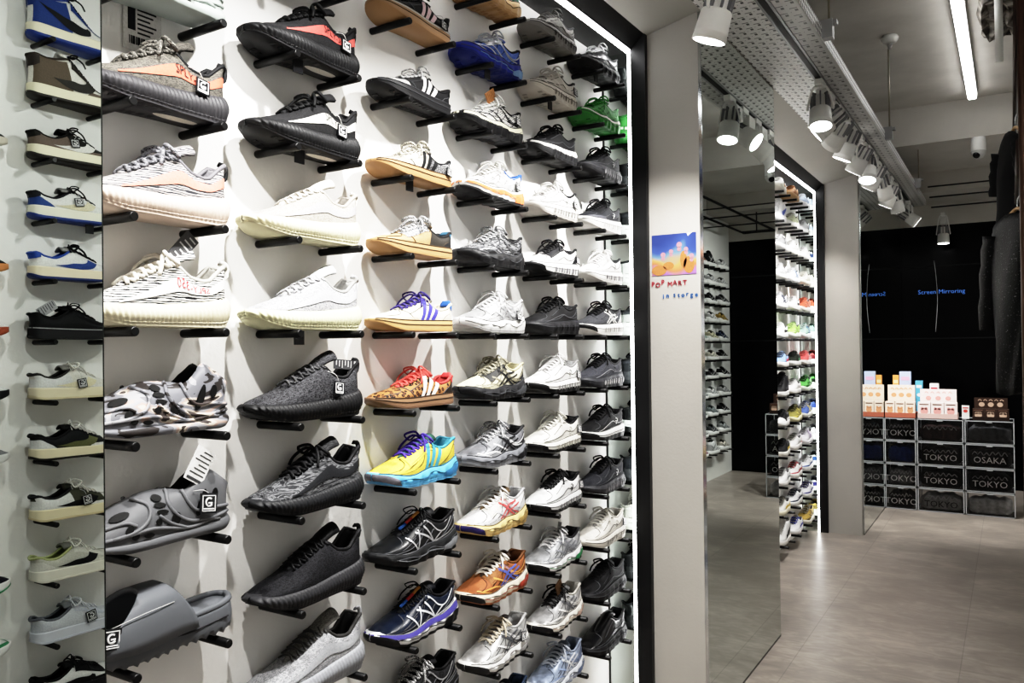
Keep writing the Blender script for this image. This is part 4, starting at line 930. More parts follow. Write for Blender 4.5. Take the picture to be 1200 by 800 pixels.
# ------------------------------------------------------------------ perforated cable tray + track
def perforated(base, sx, sy, hx, hy, dark='#26272a', axis=('X', 'Y'), stag=True, metal=.3):
    m, nt, b = newmat('perforated sheet %s %s' % (sx, hx))
    tc = nt.nodes.new('ShaderNodeTexCoord'); sp = nt.nodes.new('ShaderNodeSeparateXYZ'); nt.links.new(tc.outputs['Object'], sp.inputs[0])
    def M(op, a, b_=None):
        n = nt.nodes.new('ShaderNodeMath'); n.operation = op
        for i, v in enumerate((a, b_)):
            if v is None: continue
            if isinstance(v, (int, float)): n.inputs[i].default_value = v
            else: nt.links.new(v, n.inputs[i])
        return n.outputs[0]
    x = M('DIVIDE', sp.outputs[axis[0]], sx); y = M('DIVIDE', sp.outputs[axis[1]], sy)
    if stag: y = M('ADD', y, M('MULTIPLY', M('FLOOR', x), .5))
    fx = M('ABSOLUTE', M('SUBTRACT', M('FRACT', x), .5)); fy = M('ABSOLUTE', M('SUBTRACT', M('FRACT', y), .5))
    hit = M('MULTIPLY', M('LESS_THAN', fx, hx), M('LESS_THAN', fy, hy))
    if stag == 2:
        gy = M('ABSOLUTE', M('SUBTRACT', M('FRACT', M('ADD', y, .30)), .5)); gx = M('ABSOLUTE', M('SUBTRACT', M('FRACT', M('ADD', x, .2)), .5))
        hit = M('MAXIMUM', hit, M('MULTIPLY', M('LESS_THAN', gx, .36), M('LESS_THAN', gy, .045)))
    mx = nt.nodes.new('ShaderNodeMix'); mx.data_type = 'RGBA'; nt.links.new(hit, mx.inputs[0])
    mx.inputs[6].default_value = lin(base); mx.inputs[7].default_value = lin(dark); nt.links.new(mx.outputs[2], b.inputs['Base Color'])
    b.inputs['Roughness'].default_value = .38; b.inputs['Metallic'].default_value = metal
    return m
ty0, ty1, TZ = -.6, 7.62, 2.482
t = empty('cable_tray', 'long perforated metal cable tray hung along the aisle above the pillars', 'cable tray', (-.75, 0, TZ))
def tloc(o): o.location = (.75, 0, -TZ); return o
PF = perforated('#d8d8d6', .034, .056, .15, .15, metal=0, stag=2)
PF2 = perforated('#b4b4b2', .040, .07, .14, .13, dark='#3a3a3c', metal=0, stag=2)
PF3 = perforated('#e4e4e2', .02, .026, .34, .3, axis=('Z', 'Y'), metal=0)
tloc(bx('slotted_plate', (XM, ty0, TZ), (-.722, ty1, TZ + .004), PF, t))
tloc(bx('slotted_plate', (-.680, ty0, TZ), (-.600, ty1, TZ + .004), PF2, t))
tloc(bx('perforated_flange', (-.602, ty0, TZ), (-.598, ty1, TZ + .05), PF3, t))
tloc(bx('perforated_flange', (XM + .001, ty0, TZ + .004), (XM + .004, ty1, TZ + .05), PF, t))
tr = empty('light_track', 'slim dark lighting track running under the cable tray', 'track', (-.70, 0, TZ))
o = bx('rail', (-.722, ty0, TZ - .004), (-.680, ty1, TZ + .03), plain('#8f8f90', .35, .6), tr); o.location = (.70, 0, -TZ)
o = bx('conductor_slot', (-.712, ty0, TZ - .0055), (-.690, ty1, TZ - .004), plain('#0e0e0f', .5), tr); o.location = (.70, 0, -TZ)
for y, lab in ((3.25, 'beside the first lamp cluster'), (5.05, 'below the smoke detector'), (6.75, 'near the tray end')):
    g = empty('threaded_rod', 'thin rod and clamp hanging the cable tray, ' + lab, 'hanger', (-.605, y, TZ))
    bm = bmesh.new(); tube(bm, [(0.03, 0, .02), (.03, 0, ZC - TZ)], .005, 6); build('rod', bm, plain('#8d8778', .4, .7), g)
    bx('clamp', (-.005, -.02, 0), (.045, .02, .07), plain('#9a9a9a', .4, .6), g)
    bx('strut', (-.29, -.015, .05), (.06, .015, .065), plain('#9a9a9a', .4, .6), g)

# ------------------------------------------------------------------ spotlights
WHITE = plain('#d9d8d4', .45); FIN = plain('#77777a', .5); LENS = plain('#ffffff', .4, emit=9)
def spotlight(label, y, aim, energy=60, x=-.701, z=TZ - .004, drop=.10, angle=70, up=False, grp='white track spotlights', blend=.6):
    g = empty('track_spotlight', label, 'spotlight', (x, y, z))
    bx('adapter', (-.016, -.05, -.028), (.016, .05, 0), WHITE, g, .003)
    bx('driver_box', (-.026, .02, -.095), (.026, .125, -.028), WHITE, g, .004)
    c = Vector((0, -.01, -.028 - drop))
    d = (Vector(aim) - (Vector((x, y, z)) + c)).normalized()
    M = Matrix.Translation(c) @ d.to_track_quat('Z', 'Y').to_matrix().to_4x4()
    bm = bmesh.new(); lathe(bm, [(.026, -.064), (.030, -.060), (.031, -.006), (.040, -.002), (.045, .004), (.048, .060), (.0485, .061), (.0478, .063), (.050, .084), (.046, .084)], 28, M); hd = build('lamp_head', bm, WHITE, g)
    bm = bmesh.new()
    for i in range(8):
        a = i * PI / 4; n = bmesh.new(); box(n, (.026, -.003, -.070), (.043, .003, -.004)); n.transform(Matrix.Rotation(a, 4, 'Z'))
        me = bpy.data.meshes.new('tmp'); n.to_mesh(me); n.free(); bm.from_mesh(me); bpy.data.meshes.remove(me)
    bm.transform(M); build('cooling_fin', bm, FIN, hd, smooth=False)
    bm = bmesh.new(); lathe(bm, [(.001, .0835), (.045, .0835), (.045, .085), (.001, .085)], 24, M); build('lens', bm, LENS, hd, smooth=False)
    bm = bmesh.new()
    s = M.to_3x3() @ Vector((1, 0, 0)); s.z = 0; s = s.normalized() if s.length > .1 else Vector((0, 1, 0))
    for sd in (1, -1):
        tube(bm, [Vector((0, -.01, -.026)), Vector((0, -.01, -.036)) + s * sd * .030, c + s * sd * .053 + Vector((0, 0, .01)), c + s * sd * .050], .0055, 6, 14, flat=.6)
    build('bracket', bm, WHITE, g)
    if energy:
        L = bpy.data.lights.new('spot', 'SPOT'); L.energy = energy; L.spot_size = math.radians(angle); L.spot_blend = blend; L.shadow_soft_size = .016
        L.color = (1, .985, .96)
        o = link(bpy.data.objects.new('spot', L), g); o.matrix_local = M @ Matrix.Translation((0, 0, .090)) @ Matrix.Rotation(PI, 4, 'X')
    return g
W1 = XB
spotlight('white track spotlight over the near end of the wall, first of the row', .55, (W1, .95, .75), 86, angle=110, blend=1)
spotlight('white track spotlight over the near wall, second of the row', 1.05, (W1, 1.25, .6), 86, angle=110, blend=1)
spotlight('white track spotlight over the near wall, third of the row', 1.60, (W1, 1.75, .6), 86, angle=110, blend=1)
spotlight('white track spotlight alone in front of the middle pillar', 2.27, (W1 + .05, 2.35, .7), 90, angle=110, drop=.18)
spotlight('white track spotlight turned toward the wall across the aisle', .75, (OX, 1.15, 1.2), 34, angle=110)
spotlight('white track spotlight turned toward the opposite wall, second of that side', 1.85, (OX, 1.6, 1.2), 34, angle=110)
spotlight('white track spotlight nearest in the long cluster, lens toward the floor', 3.74, (-.62, 3.35, 1.0), 30, angle=90)
spotlight('white track spotlight tilted sideways, second in the long cluster', 3.96, (W1, 3.9, 1.9), 25)
spotlight('white track spotlight aimed at the far niche, third in the long cluster', 4.20, (W1, 4.7, 1.7), 45, angle=90)
spotlight('white track spotlight pointing low, fourth in the long cluster', 4.46, (W1, 4.5, 1.1), 45, angle=90)
spotlight('white track spotlight hanging upright, fifth in the long cluster', 4.86, (W1, 5.0, 1.4), 45, angle=90)
spotlight('white track spotlight with glowing wide lens, sixth in the long cluster', 5.14, (-.75, 4.6, 1.0), 30, angle=90)
spotlight('white track spotlight tilted to the niche, seventh in the long cluster', 5.42, (W1, 5.6, 1.4), 45, angle=90)
spotlight('white track spotlight leaning toward the clear boxes, eighth in the long cluster', 5.80, (-.40, 7.06, .35), 130, angle=62)
spotlight('white track spotlight half hidden, ninth in the long cluster', 6.17, (W1, 6.3, 1.2), 0)
spotlight('white track spotlight at the tray end, turned toward the aisle', 6.45, (-.40, 7.06, .6), 110, angle=90)
spotlight('dark spotlight hanging before the black wall above the blue words', 8.10, (-.50, 8.0, 0), 20, x=-.50, z=2.47, drop=.16, angle=80)
spotlight('white track spotlight over the opposite wall near the black end', 7.3, (OX, 7.6, 1.2), 52, angle=110)

# ------------------------------------------------------------------ ceiling objects
def ledtube(label, x, ya, yb, z, e=9):
    g = empty('ceiling_tube_light', label, 'tube light', (x, ya, z))
    bx('housing', (-.03, 0, .012), (.03, yb - ya, .05), plain('#c9c9c9', .5), g)
    bm = bmesh.new(); box(bm, (-.026, .01, -.014), (.026, yb - ya - .01, .012), .008); build('diffuser', bm, plain('#fffffe', .5, emit=e * 1.25), g)
ledtube('bright white tube light on the ceiling above the aisle', -.205, 4.25, 6.38, 3.0)
ledtube('unseen fill tube light added on the ceiling behind the viewer', -.205, -1.9, .2, 3.0)  # added out of view as fill, repeating the visible aisle tube
ledtube('unseen fill tube light added on the ceiling right overhead', -.205, 1.0, 2.6, 3.0)  # second added tube, unseen overhead, lifts the general fill light
g = empty('smoke_detector', 'round white smoke detector on the bare ceiling', 'smoke detector', (-.56, 4.98, ZC))
bm = bmesh.new(); lathe(bm, [(.015, -.042), (.036, -.038), (.046, -.018), (.046, -.010), (.04, 0)], 24); build('body', bm, plain('#c9c8c4', .5), g)
bm = bmesh.new(); lathe(bm, [(.008, -.075), (.012, -.06), (.016, -.05)], 12); build('sensor', bm, plain('#8a8a88', .5), g)
g = empty('dome_camera', 'small white dome security camera under the far beam', 'camera', (-.18, 6.60, 2.62))
bm = bmesh.new(); lathe(bm, [(.045, .15), (.048, .10), (.048, .055), (.044, .05)], 24); build('mount', bm, plain('#e8e8e6', .4), g)
bm = bmesh.new(); lathe(bm, [(.012, -.002), (.03, .008), (.044, .03), (.048, .05), (.046, .06)], 24); build('housing', bm, plain('#bdbdba', .4), g)
bm = bmesh.new(); bmesh.ops.create_uvsphere(bm, u_segments=16, v_segments=10, radius=.026, matrix=Matrix.Translation((-.01, -.022, .026))); build('lens', bm, plain('#141416', .1), g)
# broken concrete patch
bm = bmesh.new(); rr = random.Random(4); n = 14; rows = []
for i in range(n + 1):
    row = []
    for j in range(n + 1):
        a, b_ = i / n, j / n; e = min(a, 1 - a, b_, 1 - b_)
        row.append(Vector((-.13 + .34 * a + rr.uniform(-.016, .016), 3.75 + 1.6 * b_ + rr.uniform(-.03, .03), ZC - .001 - (rr.uniform(.0, .06) if e > .01 else -.005))))
    rows.append(row)
gridmesh(bm, rows)
o = build('trim_broken_concrete', bm, noisy([(.35, '#3a3632'), (.5, '#6f6a64'), (.65, '#a09a92')], (14, 14, 14), .95, 6), smooth=False); o['kind'] = 'structure'
bm = bmesh.new(); tube(bm, [(-.030, 4.5, ZC), (-.030, 4.5, 2.66)], .018, 12); tag(build('white_pipe', bm, plain('#d8d8d4', .5)), 'white pipe stub hanging from the ceiling beside the broken concrete', 'pipe')
for i, (y, z, w) in enumerate(((7.2, 2.56, 'highest'), (7.35, 2.50, 'middle'), (7.5, 2.44, 'lowest'))):
    bm = bmesh.new(); tube(bm, [(-.55, y, z), (.68, y, z)], .006, 8)
    tag(build('conduit', bm, plain('#131314', .5)), 'black conduit crossing under the far beam, %s of three' % w, 'conduit')
bm = bmesh.new(); tube(bm, [(.12, 5.4, 2.42), (.12, 7.95, 2.42), (.42, 7.95, 2.42), (.42, 5.4, 2.42), (.12, 5.4, 2.42)], .010, 8)
g = empty('garment_rail', 'black rectangular garment rail hung over the opposite side, seen in the pillar mirror', 'rail', (.27, 6.7, 2.42))
o = build('rail', bm, plain('#131314', .5), g, smooth=False); o.location = (-.27, -6.7, -2.42)
for y in (5.5, 7.85):
    bm = bmesh.new(); tube(bm, [(.27 - .27, y - 6.7, 0), (0, y - 6.7, ZC - 2.42)], .006, 6); build('hanger_rod', bm, plain('#131314', .5), g)
    bm = bmesh.new(); tube(bm, [(-.15, y - 6.7, 0), (.15, y - 6.7, 0)], .006, 6); build('cross_bar', bm, plain('#131314', .5), g)

# ------------------------------------------------------------------ pillar poster and lettering
PY = 2.722 - .0022
def pface(x, z, d=0): return Vector((x, PY - d, z))
g = empty('poster', 'colourful night sky poster taped to the middle pillar', 'poster', (-1.0, PY, 1.70))
def pl(o): o.location = (1.0, -PY, -1.70); return o
x0, x1, z0, z1 = -1.092, -.928, 1.567, 1.712
bm = bmesh.new(); gridmesh(bm, [[pface(x0 + (x1 - x0) * i / 8, z) for i in range(9)] for z in (z0, z1)])
pm, nt, b = newmat('poster print')
tcn = nt.nodes.new('ShaderNodeTexCoord'); ns = nt.nodes.new('ShaderNodeTexNoise'); ns.inputs['Scale'].default_value = 11; ns.inputs['Detail'].default_value = 1
nt.links.new(tcn.outputs['Object'], ns.inputs['Vector'])
sp = nt.nodes.new('ShaderNodeSeparateXYZ'); nt.links.new(tcn.outputs['Object'], sp.inputs[0])
mr = nt.nodes.new('ShaderNodeMapRange'); mr.inputs[1].default_value = 1.56; mr.inputs[2].default_value = 1.72; nt.links.new(sp.outputs['Z'], mr.inputs[0])
ad = nt.nodes.new('ShaderNodeMath'); ad.operation = 'MULTIPLY_ADD'; ad.inputs[1].default_value = .9; nt.links.new(ns.outputs['Fac'], ad.inputs[0]); nt.links.new(mr.outputs[0], ad.inputs[2])
sb = nt.nodes.new('ShaderNodeMath'); sb.operation = 'SUBTRACT'; sb.inputs[1].default_value = .45; nt.links.new(ad.outputs[0], sb.inputs[0])
nt.links.new(ramp(nt, sb.outputs[0], [(.0, '#9a6ab0'), (.18, '#b8743c'), (.34, '#b8964c'), (.48, '#6488a4'), (.62, '#34509a'), (.9, '#243a80')]), b.inputs['Base Color'])
pl(build('print_sheet', bm, pm, g))
bm = bmesh.new()
for cx, cz, rx, rz in ((-1.065, 1.585, .028, .018), (-1.03, 1.60, .02, .014), (-.955, 1.60, .02, .03), (-.975, 1.62, .012, .03)):
    bm.faces.new([bm.verts.new(pface(cx + rx * math.cos(a), cz + rz * math.sin(a), .0006)) for a in [i * PI / 9 for i in range(18)]])
pl(build('colour_patch', bm, '#c07c38', g, smooth=False))
bm = bmesh.new()
for cx, cz, r_ in ((-1.05, 1.64, .009), (-1.02, 1.65, .008), (-.99, 1.672, .010), (-.965, 1.655, .008), (-.945, 1.63, .009)):
    for dx_, dz_, k in ((0, 0, 1), (0, -1.5, .8)):
        bm.faces.new([bm.verts.new(pface(cx + r_ * k * math.cos(a), cz + dz_ * r_ + r_ * k * math.sin(a), .0007)) for a in [i * PI / 6 for i in range(12)]])
pl(build('colour_dot', bm, '#c08a98', g, smooth=False))
bm = bmesh.new(); v = [pface(-.962, 1.712, .0008), pface(-.946, 1.7125, .0008), pface(-.93, 1.722, .0008), pface(-.958, 1.700, .0008)]; bm.faces.new([bm.verts.new(p) for p in v])
pl(build('tape', bm, '#e4e2de', g, smooth=False))
for nm, word, size, xs, z, wob, colr, lab in (('lettering_sign', 'POP MART', .0235, -1.030, 1.536, (0, -.003, .006, 0, -.002, .003, 0, .001), '#b8404e', 'red hand cut letters stuck on the middle pillar under the poster'),
                                              ('lettering_sign', 'in storge', .0225, -.989, 1.494, (-.003, 0, 0, .002, 0, 0, .003, 0, 0), '#2f6cb0', 'blue hand cut letters stuck on the pillar below the red letters')):
    bm = bmesh.new(); adv = [.62 if ch in 'irt' else (.35 if ch == ' ' else .80) for ch in word]; tot = sum(adv) * size * .98; x = xs - tot / 2
    for ch, a, w in zip(word, adv, wob):
        cx = x + a * size * .49
        for ox, oz in ((0, 0), (.0010, 0), (-.0010, 0), (0, .0010), (0, -.0010)):
            if ch != ' ': lettering(bm, ch, lambda p, q_: pface(cx + ox + p, z + w + oz + q_, .0006 + (ox + oz) * .02), size)
        x += a * size * .98
    tag(build(nm, bm, plain(colr, .5), smooth=False), lab, 'lettering')

g = empty('price_card', 'white printed paper ticket stuck on the wall under the grey green clog', 'ticket', (XB, .80, 2.02))
cy, cz = .79, 1.955
bx('card', (.003, -.02, -.055), (.005, .052, .035), '#e6e4e0', g)
bm = bmesh.new(); box(bm, (.0052, -.012, -.02), (.0056, .002, .028))
for i in range(7): box(bm, (.0052, .006, .024 - i * .008), (.0056, .03 + .012 * ((i * 5) % 3) / 2, .027 - i * .008))
for i in range(12): box(bm, (.0052, -.01 + i * .0032, -.044), (.0056, -.0085 + i * .0032 + .0008 * (i % 3), -.030))
build('print', bm, '#2a2a2c', g, smooth=False)
g.location = (XB, .832, 1.888)

# ------------------------------------------------------------------ black end wall: words and wire
bm = bmesh.new(); lettering(bm, 'Screen Mirroring', lambda a, b_: Vector((-.545 + a, YE - .004, 1.79 + b_)), .056)
tag(build('screen_sign', bm, plain('#4f8ff0', .5, emit=.6), smooth=False), 'small blue words glowing on the black end wall', 'lettering')
bm = bmesh.new(); tube(bm, [(-.60, YE - .02, 2.08), (-.585, YE - .03, 1.95), (-.575, YE - .03, 1.75), (-.58, YE - .03, 1.6), (-.595, YE - .02, 1.42)], .003, 6, 24)
tag(build('hanging_cable', bm, plain('#c8c8cc', .5)), 'thin white cable hanging in front of the black end wall', 'cable')
for i, z in enumerate((2.03, 1.36)):
    sbox('trim_%d' % (i + 1), (-.876, YE - .006, z - .006), (.7, YE, z + .006), plain('#0e0e11', .5))

# ------------------------------------------------------------------ clear boxes with folded shirts
def clear_mat():
    m, nt, b = newmat('clear plastic')
    out = nt.nodes['Material Output']; tr = nt.nodes.new('ShaderNodeBsdfTransparent'); gl = nt.nodes.new('ShaderNodeBsdfGlossy'); gl.inputs['Roughness'].default_value = .12
    tr.inputs['Color'].default_value = (.97, .97, .98, 1)
    fr = nt.nodes.new('ShaderNodeFresnel'); fr.inputs['IOR'].default_value = 1.45; mx = nt.nodes.new('ShaderNodeMixShader')
    ad = nt.nodes.new('ShaderNodeMath'); ad.operation = 'ADD'; ad.inputs[1].default_value = .005; nt.links.new(fr.outputs[0], ad.inputs[0])
    nt.links.new(ad.outputs[0], mx.inputs['Fac']); nt.links.new(tr.outputs[0], mx.inputs[1]); nt.links.new(gl.outputs[0], mx.inputs[2]); nt.links.new(mx.outputs[0], out.inputs['Surface'])
    return m
CLEAR = clear_mat(); EDGEP = plain('#a4a7aa', .25)
BY, BD = 7.06, .30
cols = [(-.874, -.650, 'against the far mirror'), (-.642, -.322, 'in the middle column'), (-.314, .010, 'in the column beside the rack')]
ROWW = ['bottom', 'second from the floor', 'third from the floor', 'top']
SH = .181
def clearbox(xa, xb, zi, lab):
    z = zi * SH + .002; w = xb - xa; h = SH - .004
    g = empty('storage_box', lab, 'storage box', ((xa + xb) / 2, BY + BD / 2, z))
    w2 = w / 2; d2 = BD / 2; t_ = .007
    bm = bmesh.new()
    for sx in (-1, 1):
        for sz in (0, 1):
            box(bm, (sx * w2 - (t_ if sx > 0 else 0), -d2, sz * (h - t_)), (sx * w2 + (t_ if sx < 0 else 0), d2, sz * (h - t_) + t_))
        for sy in (-1, 1):
            box(bm, (sx * w2 - (t_ if sx > 0 else 0), sy * d2 - (t_ if sy > 0 else 0), 0), (sx * w2 + (t_ if sx < 0 else 0), sy * d2 + (t_ if sy < 0 else 0), h))
    for sy in (-1, 1):
        for sz in (0, 1):
            box(bm, (-w2, sy * d2 - (t_ if sy > 0 else 0), sz * (h - t_)), (w2, sy * d2 + (t_ if sy < 0 else 0), sz * (h - t_) + t_))
    build('frame', bm, EDGEP, g, smooth=False)
    bm = bmesh.new(); gridmesh(bm, [[Vector((x, y, z_)) for x, z_ in ((-w2 + .003, .003), (w2 - .003, .003), (w2 - .003, h - .003), (-w2 + .003, h - .003))] for y in (-d2 + .004, d2 - .004)], cyc=True); build('shell', bm, CLEAR, g, smooth=False)
    bm = bmesh.new(); gridmesh(bm, [[Vector((x, -d2 - .001, z_)) for x in (-w2 + .008, w2 - .008)] for z_ in (.008, h - .008)]); dr = build('drop_front', bm, CLEAR, g, smooth=False)
    bx('catch', (-.02, -d2 - .006, h - .014), (.02, -d2 - .003, h - .008), EDGEP, dr)
    return g
def garment(xa, xb, zi, lab, col, words=None, wc='#d8d8d8', hh=.125, name='folded_shirt', scrib=True, fold=0):
    z = zi * SH + .010; w = xb - xa - .034
    g = empty(name, lab, 'folded clothing', ((xa + xb) / 2, BY + .119, z))
    rr = random.Random(int(xa * 1000) + zi); n, k = 26, 12; bm = bmesh.new()
    ph = [rr.uniform(0, 6) for _ in range(6)]
    def P(a, c):   # a along x -1..1, c around front profile 0..1
        t_ = c * 2 * PI
        ey = math.copysign(abs(math.cos(t_)) ** .35, math.cos(t_)) * .10; ez = math.copysign(abs(math.sin(t_)) ** .45, math.sin(t_)) * hh / 2
        wr = .006 * math.sin(a * 7 + ph[0] + c * 5) + .004 * math.sin(a * 15 + ph[1] - c * 9)
        e = 1 - abs(a) ** 8 * .5
        sag = -.012 * a * a * (1 if ez > 0 else 0)
        return Vector((a * w / 2, ey * e + wr * .7, hh / 2 + (ez + sag + (wr if ez > 0 else 0)) * (1 - abs(a) ** 10 * .4)))
    rows = [[P(-1 + 2 * i / n, j / 24) for j in range(24)] for i in range(n + 1)]
    vs = gridmesh(bm, rows, cyc=True); bm.faces.new(vs[0][::-1]); bm.faces.new(vs[-1])
    cl = build('cloth', bm, noisy([(.3, shade(col, .75)), (.7, col)], (30, 30, 30), .8, 3), g, recalc=True)
    if words:
        bm = bmesh.new(); yy = -.106
        lettering(bm, words, lambda a, b_: Vector((a, yy - .002, hh * .40 + b_)), .066)
        build('lettering', bm, wc, cl, smooth=False)
    if scrib:
        bm = bmesh.new(); pts = []
        for i in range(13): pts.append(Vector((-w * .40 + w * .80 * i / 12, -.109, hh * (.80 + (.10 if i % 2 else -.07) + rr.uniform(-.04, .04)))))
        tube(bm, pts, .004, 5, 60, flat=.5)
        build('script_print', bm, '#9a9a9c', cl)
    return g
GAR = [  # column, row(0 bottom): colour, words, description
 (0, 3, '#08080a', 'TOKYO', 'black folded shirt with white city lettering, top clear box against the mirror'), (0, 2, '#27407c', None, 'navy blue folded sweatshirt in the clear box against the mirror'),
 (0, 1, '#77787a', 'TOKYO', 'grey and black folded shirts with lettering, lower clear box against the mirror'), (0, 0, '#08080a', 'TOKYO', 'black folded shirt with lettering in the bottom box against the mirror'),
 (1, 3, '#3a2a2a', None, 'dark maroon folded garment with shiny wrapping, top box of the middle column'), (1, 2, '#08080a', 'TOKYO', 'black folded shirt with bold white letters, middle column under the maroon garment'),
 (1, 1, '#08080a', 'TOKYO', 'black folded shirt with slanting white letters, middle column above the grey shirt'), (1, 0, '#8c8c8c', 'TOKYO', 'light grey folded shirt with dark letters, bottom of the middle column'),
 (2, 3, '#47494c', None, 'dark grey stacked garments with white label, top box beside the rack'), (2, 2, '#08080a', 'OSAKA', 'black folded shirt with white letters of another city, beside the rack'),
 (2, 1, '#08080a', 'TOKYO', 'black folded shirt with white letters, second box from the floor beside the rack'), (2, 0, '#a3a3a3', None, 'plain pale grey folded shirt with small mark, bottom box beside the rack'),
]
for c, zi, colr, words, lab in GAR:
    xa, xb, wh = cols[c]
    clearbox(xa, xb, zi, 'clear plastic drop front box, %s, %s' % (ROWW[zi] + (' of its stack' if zi in (0, 3) else ''), wh))
    garment(xa, xb, zi, lab, colr, words, wc='#2c2c2e' if colr in ('#8c8c8c',) else '#ffffff', scrib=(words is not None or c == 1))
# display cartons on top
TOPZ = 4 * SH + .002
def carton(name, lab, xa, xb, h, hd, colr, head, dots, boxes, y=BY + .02, d=.2):
    g = empty(name, lab, 'display box', ((xa + xb) / 2, y, TOPZ)); w = xb - xa
    bx('tray', (-w / 2, 0, 0), (w / 2, d, h * .3), colr, g)
    bm = bmesh.new(); n = boxes; bw = w / n
    for i in range(n):
        o = bx('blind_box', (-w / 2 + i * bw + .002, .004, h * .12), (-w / 2 + (i + 1) * bw - .002, .07, h), head, g)
        bm2 = bmesh.new(); cx = -w / 2 + (i + .5) * bw
        for (dx_, dz_, r_) in ((0, .45, .30), (-.16, .62, .12), (.16, .62, .12)):
            bm2.faces.new([bm2.verts.new(Vector((cx + dx_ * bw + r_ * bw * math.cos(a), .003, h * dz_ + r_ * bw * math.sin(a)))) for a in [k * PI / 8 for k in range(16)]])
        build('printed_shape', bm2, dots, o, smooth=False)
        bm2 = bmesh.new(); box(bm2, (cx - bw * .36, .0026, h * .84), (cx + bw * .34, .003, h * .90)); build('printed_line', bm2, '#7a5a4a', o, smooth=False)
    hdr = bx('header_card', (-w / 2 + .01, d * .55, h * .3), (w / 2 - .01, d * .56, hd), head, g)
    bm2 = bmesh.new(); 
    for i in range(5):
        a = -w * .3 + w * .15 * i; tube(bm2, [Vector((a - .012, d * .55 - .001, hd * .86)), Vector((a, d * .55 - .001, hd * .91)), Vector((a + .012, d * .55 - .001, hd * .85))], .003, 4, 6)
    for i in range(3):
        a = -w * .25 + w * .25 * i; bm2.faces.new([bm2.verts.new(Vector((a + .02 * math.cos(t_), d * .55 - .0012, hd * .68 + .018 * math.sin(t_)))) for t_ in [k * PI / 6 for k in range(12)]])
    build('printed_shape', bm2, dots, hdr, smooth=False)
    return g
carton('display_carton', 'white and orange display carton of small boxes, against the far mirror', -.872, -.652, .125, .255, '#b8664a', '#f0dccb', '#e8a070', 3)
carton('display_carton', 'white and pink display carton of small boxes on the middle stack', -.636, -.36, .125, .225, '#d8b8b0', '#f2e2de', '#eaa09a', 3)
carton('display_carton', 'dark brown display carton beneath the hanging jacket', -.262, -.02, .085, .165, '#2a1c16', '#3a2820', '#c9a890', 3)
for nm, lab, lo, hi, colr, mk in (('toy_box', 'orange upright box behind the white and orange carton', (-.835, BY + .226, 0), (-.79, BY + .262, .33), '#f0a040', '#f8d8a0'),
        ('toy_box', 'pale blue and pink box standing highest behind the cartons', (-.785, BY + .226, 0), (-.70, BY + .276, .36), '#b8c4e8', '#e8a8c8'),
        ('toy_box', 'sky blue square box between the two pale cartons', (-.668, BY + .226, 0), (-.615, BY + .276, .285), '#58b4d8', '#e8f0f4'),
        ('toy_box', 'white box with red edge behind the pink carton', (-.565, BY + .226, 0), (-.50, BY + .276, .265), '#f0ecec', '#c83848'),
        ('toy_box', 'small white and red box beside the brown carton', (-.335, BY + .1, 0), (-.285, BY + .15, .10), '#e2e0de', '#c8382c')):
    g = empty(nm, lab, 'box', ((lo[0] + hi[0]) / 2, lo[1], TOPZ)); w = hi[0] - lo[0]; h = hi[2]
    bx('carton', (-w / 2, 0, 0), (w / 2, hi[1] - lo[1], h), colr, g)
    bm = bmesh.new(); box(bm, (-w * .36, -.001, h * .80), (w * .36, 0, h * .88)); bm.faces.new([bm.verts.new(Vector((w * .3 * math.cos(t_), -.0012, h * .6 + w * .26 * math.sin(t_)))) for t_ in [k * PI / 8 for k in range(16)]])
    build('printed_pattern', bm, mk, g, smooth=False)

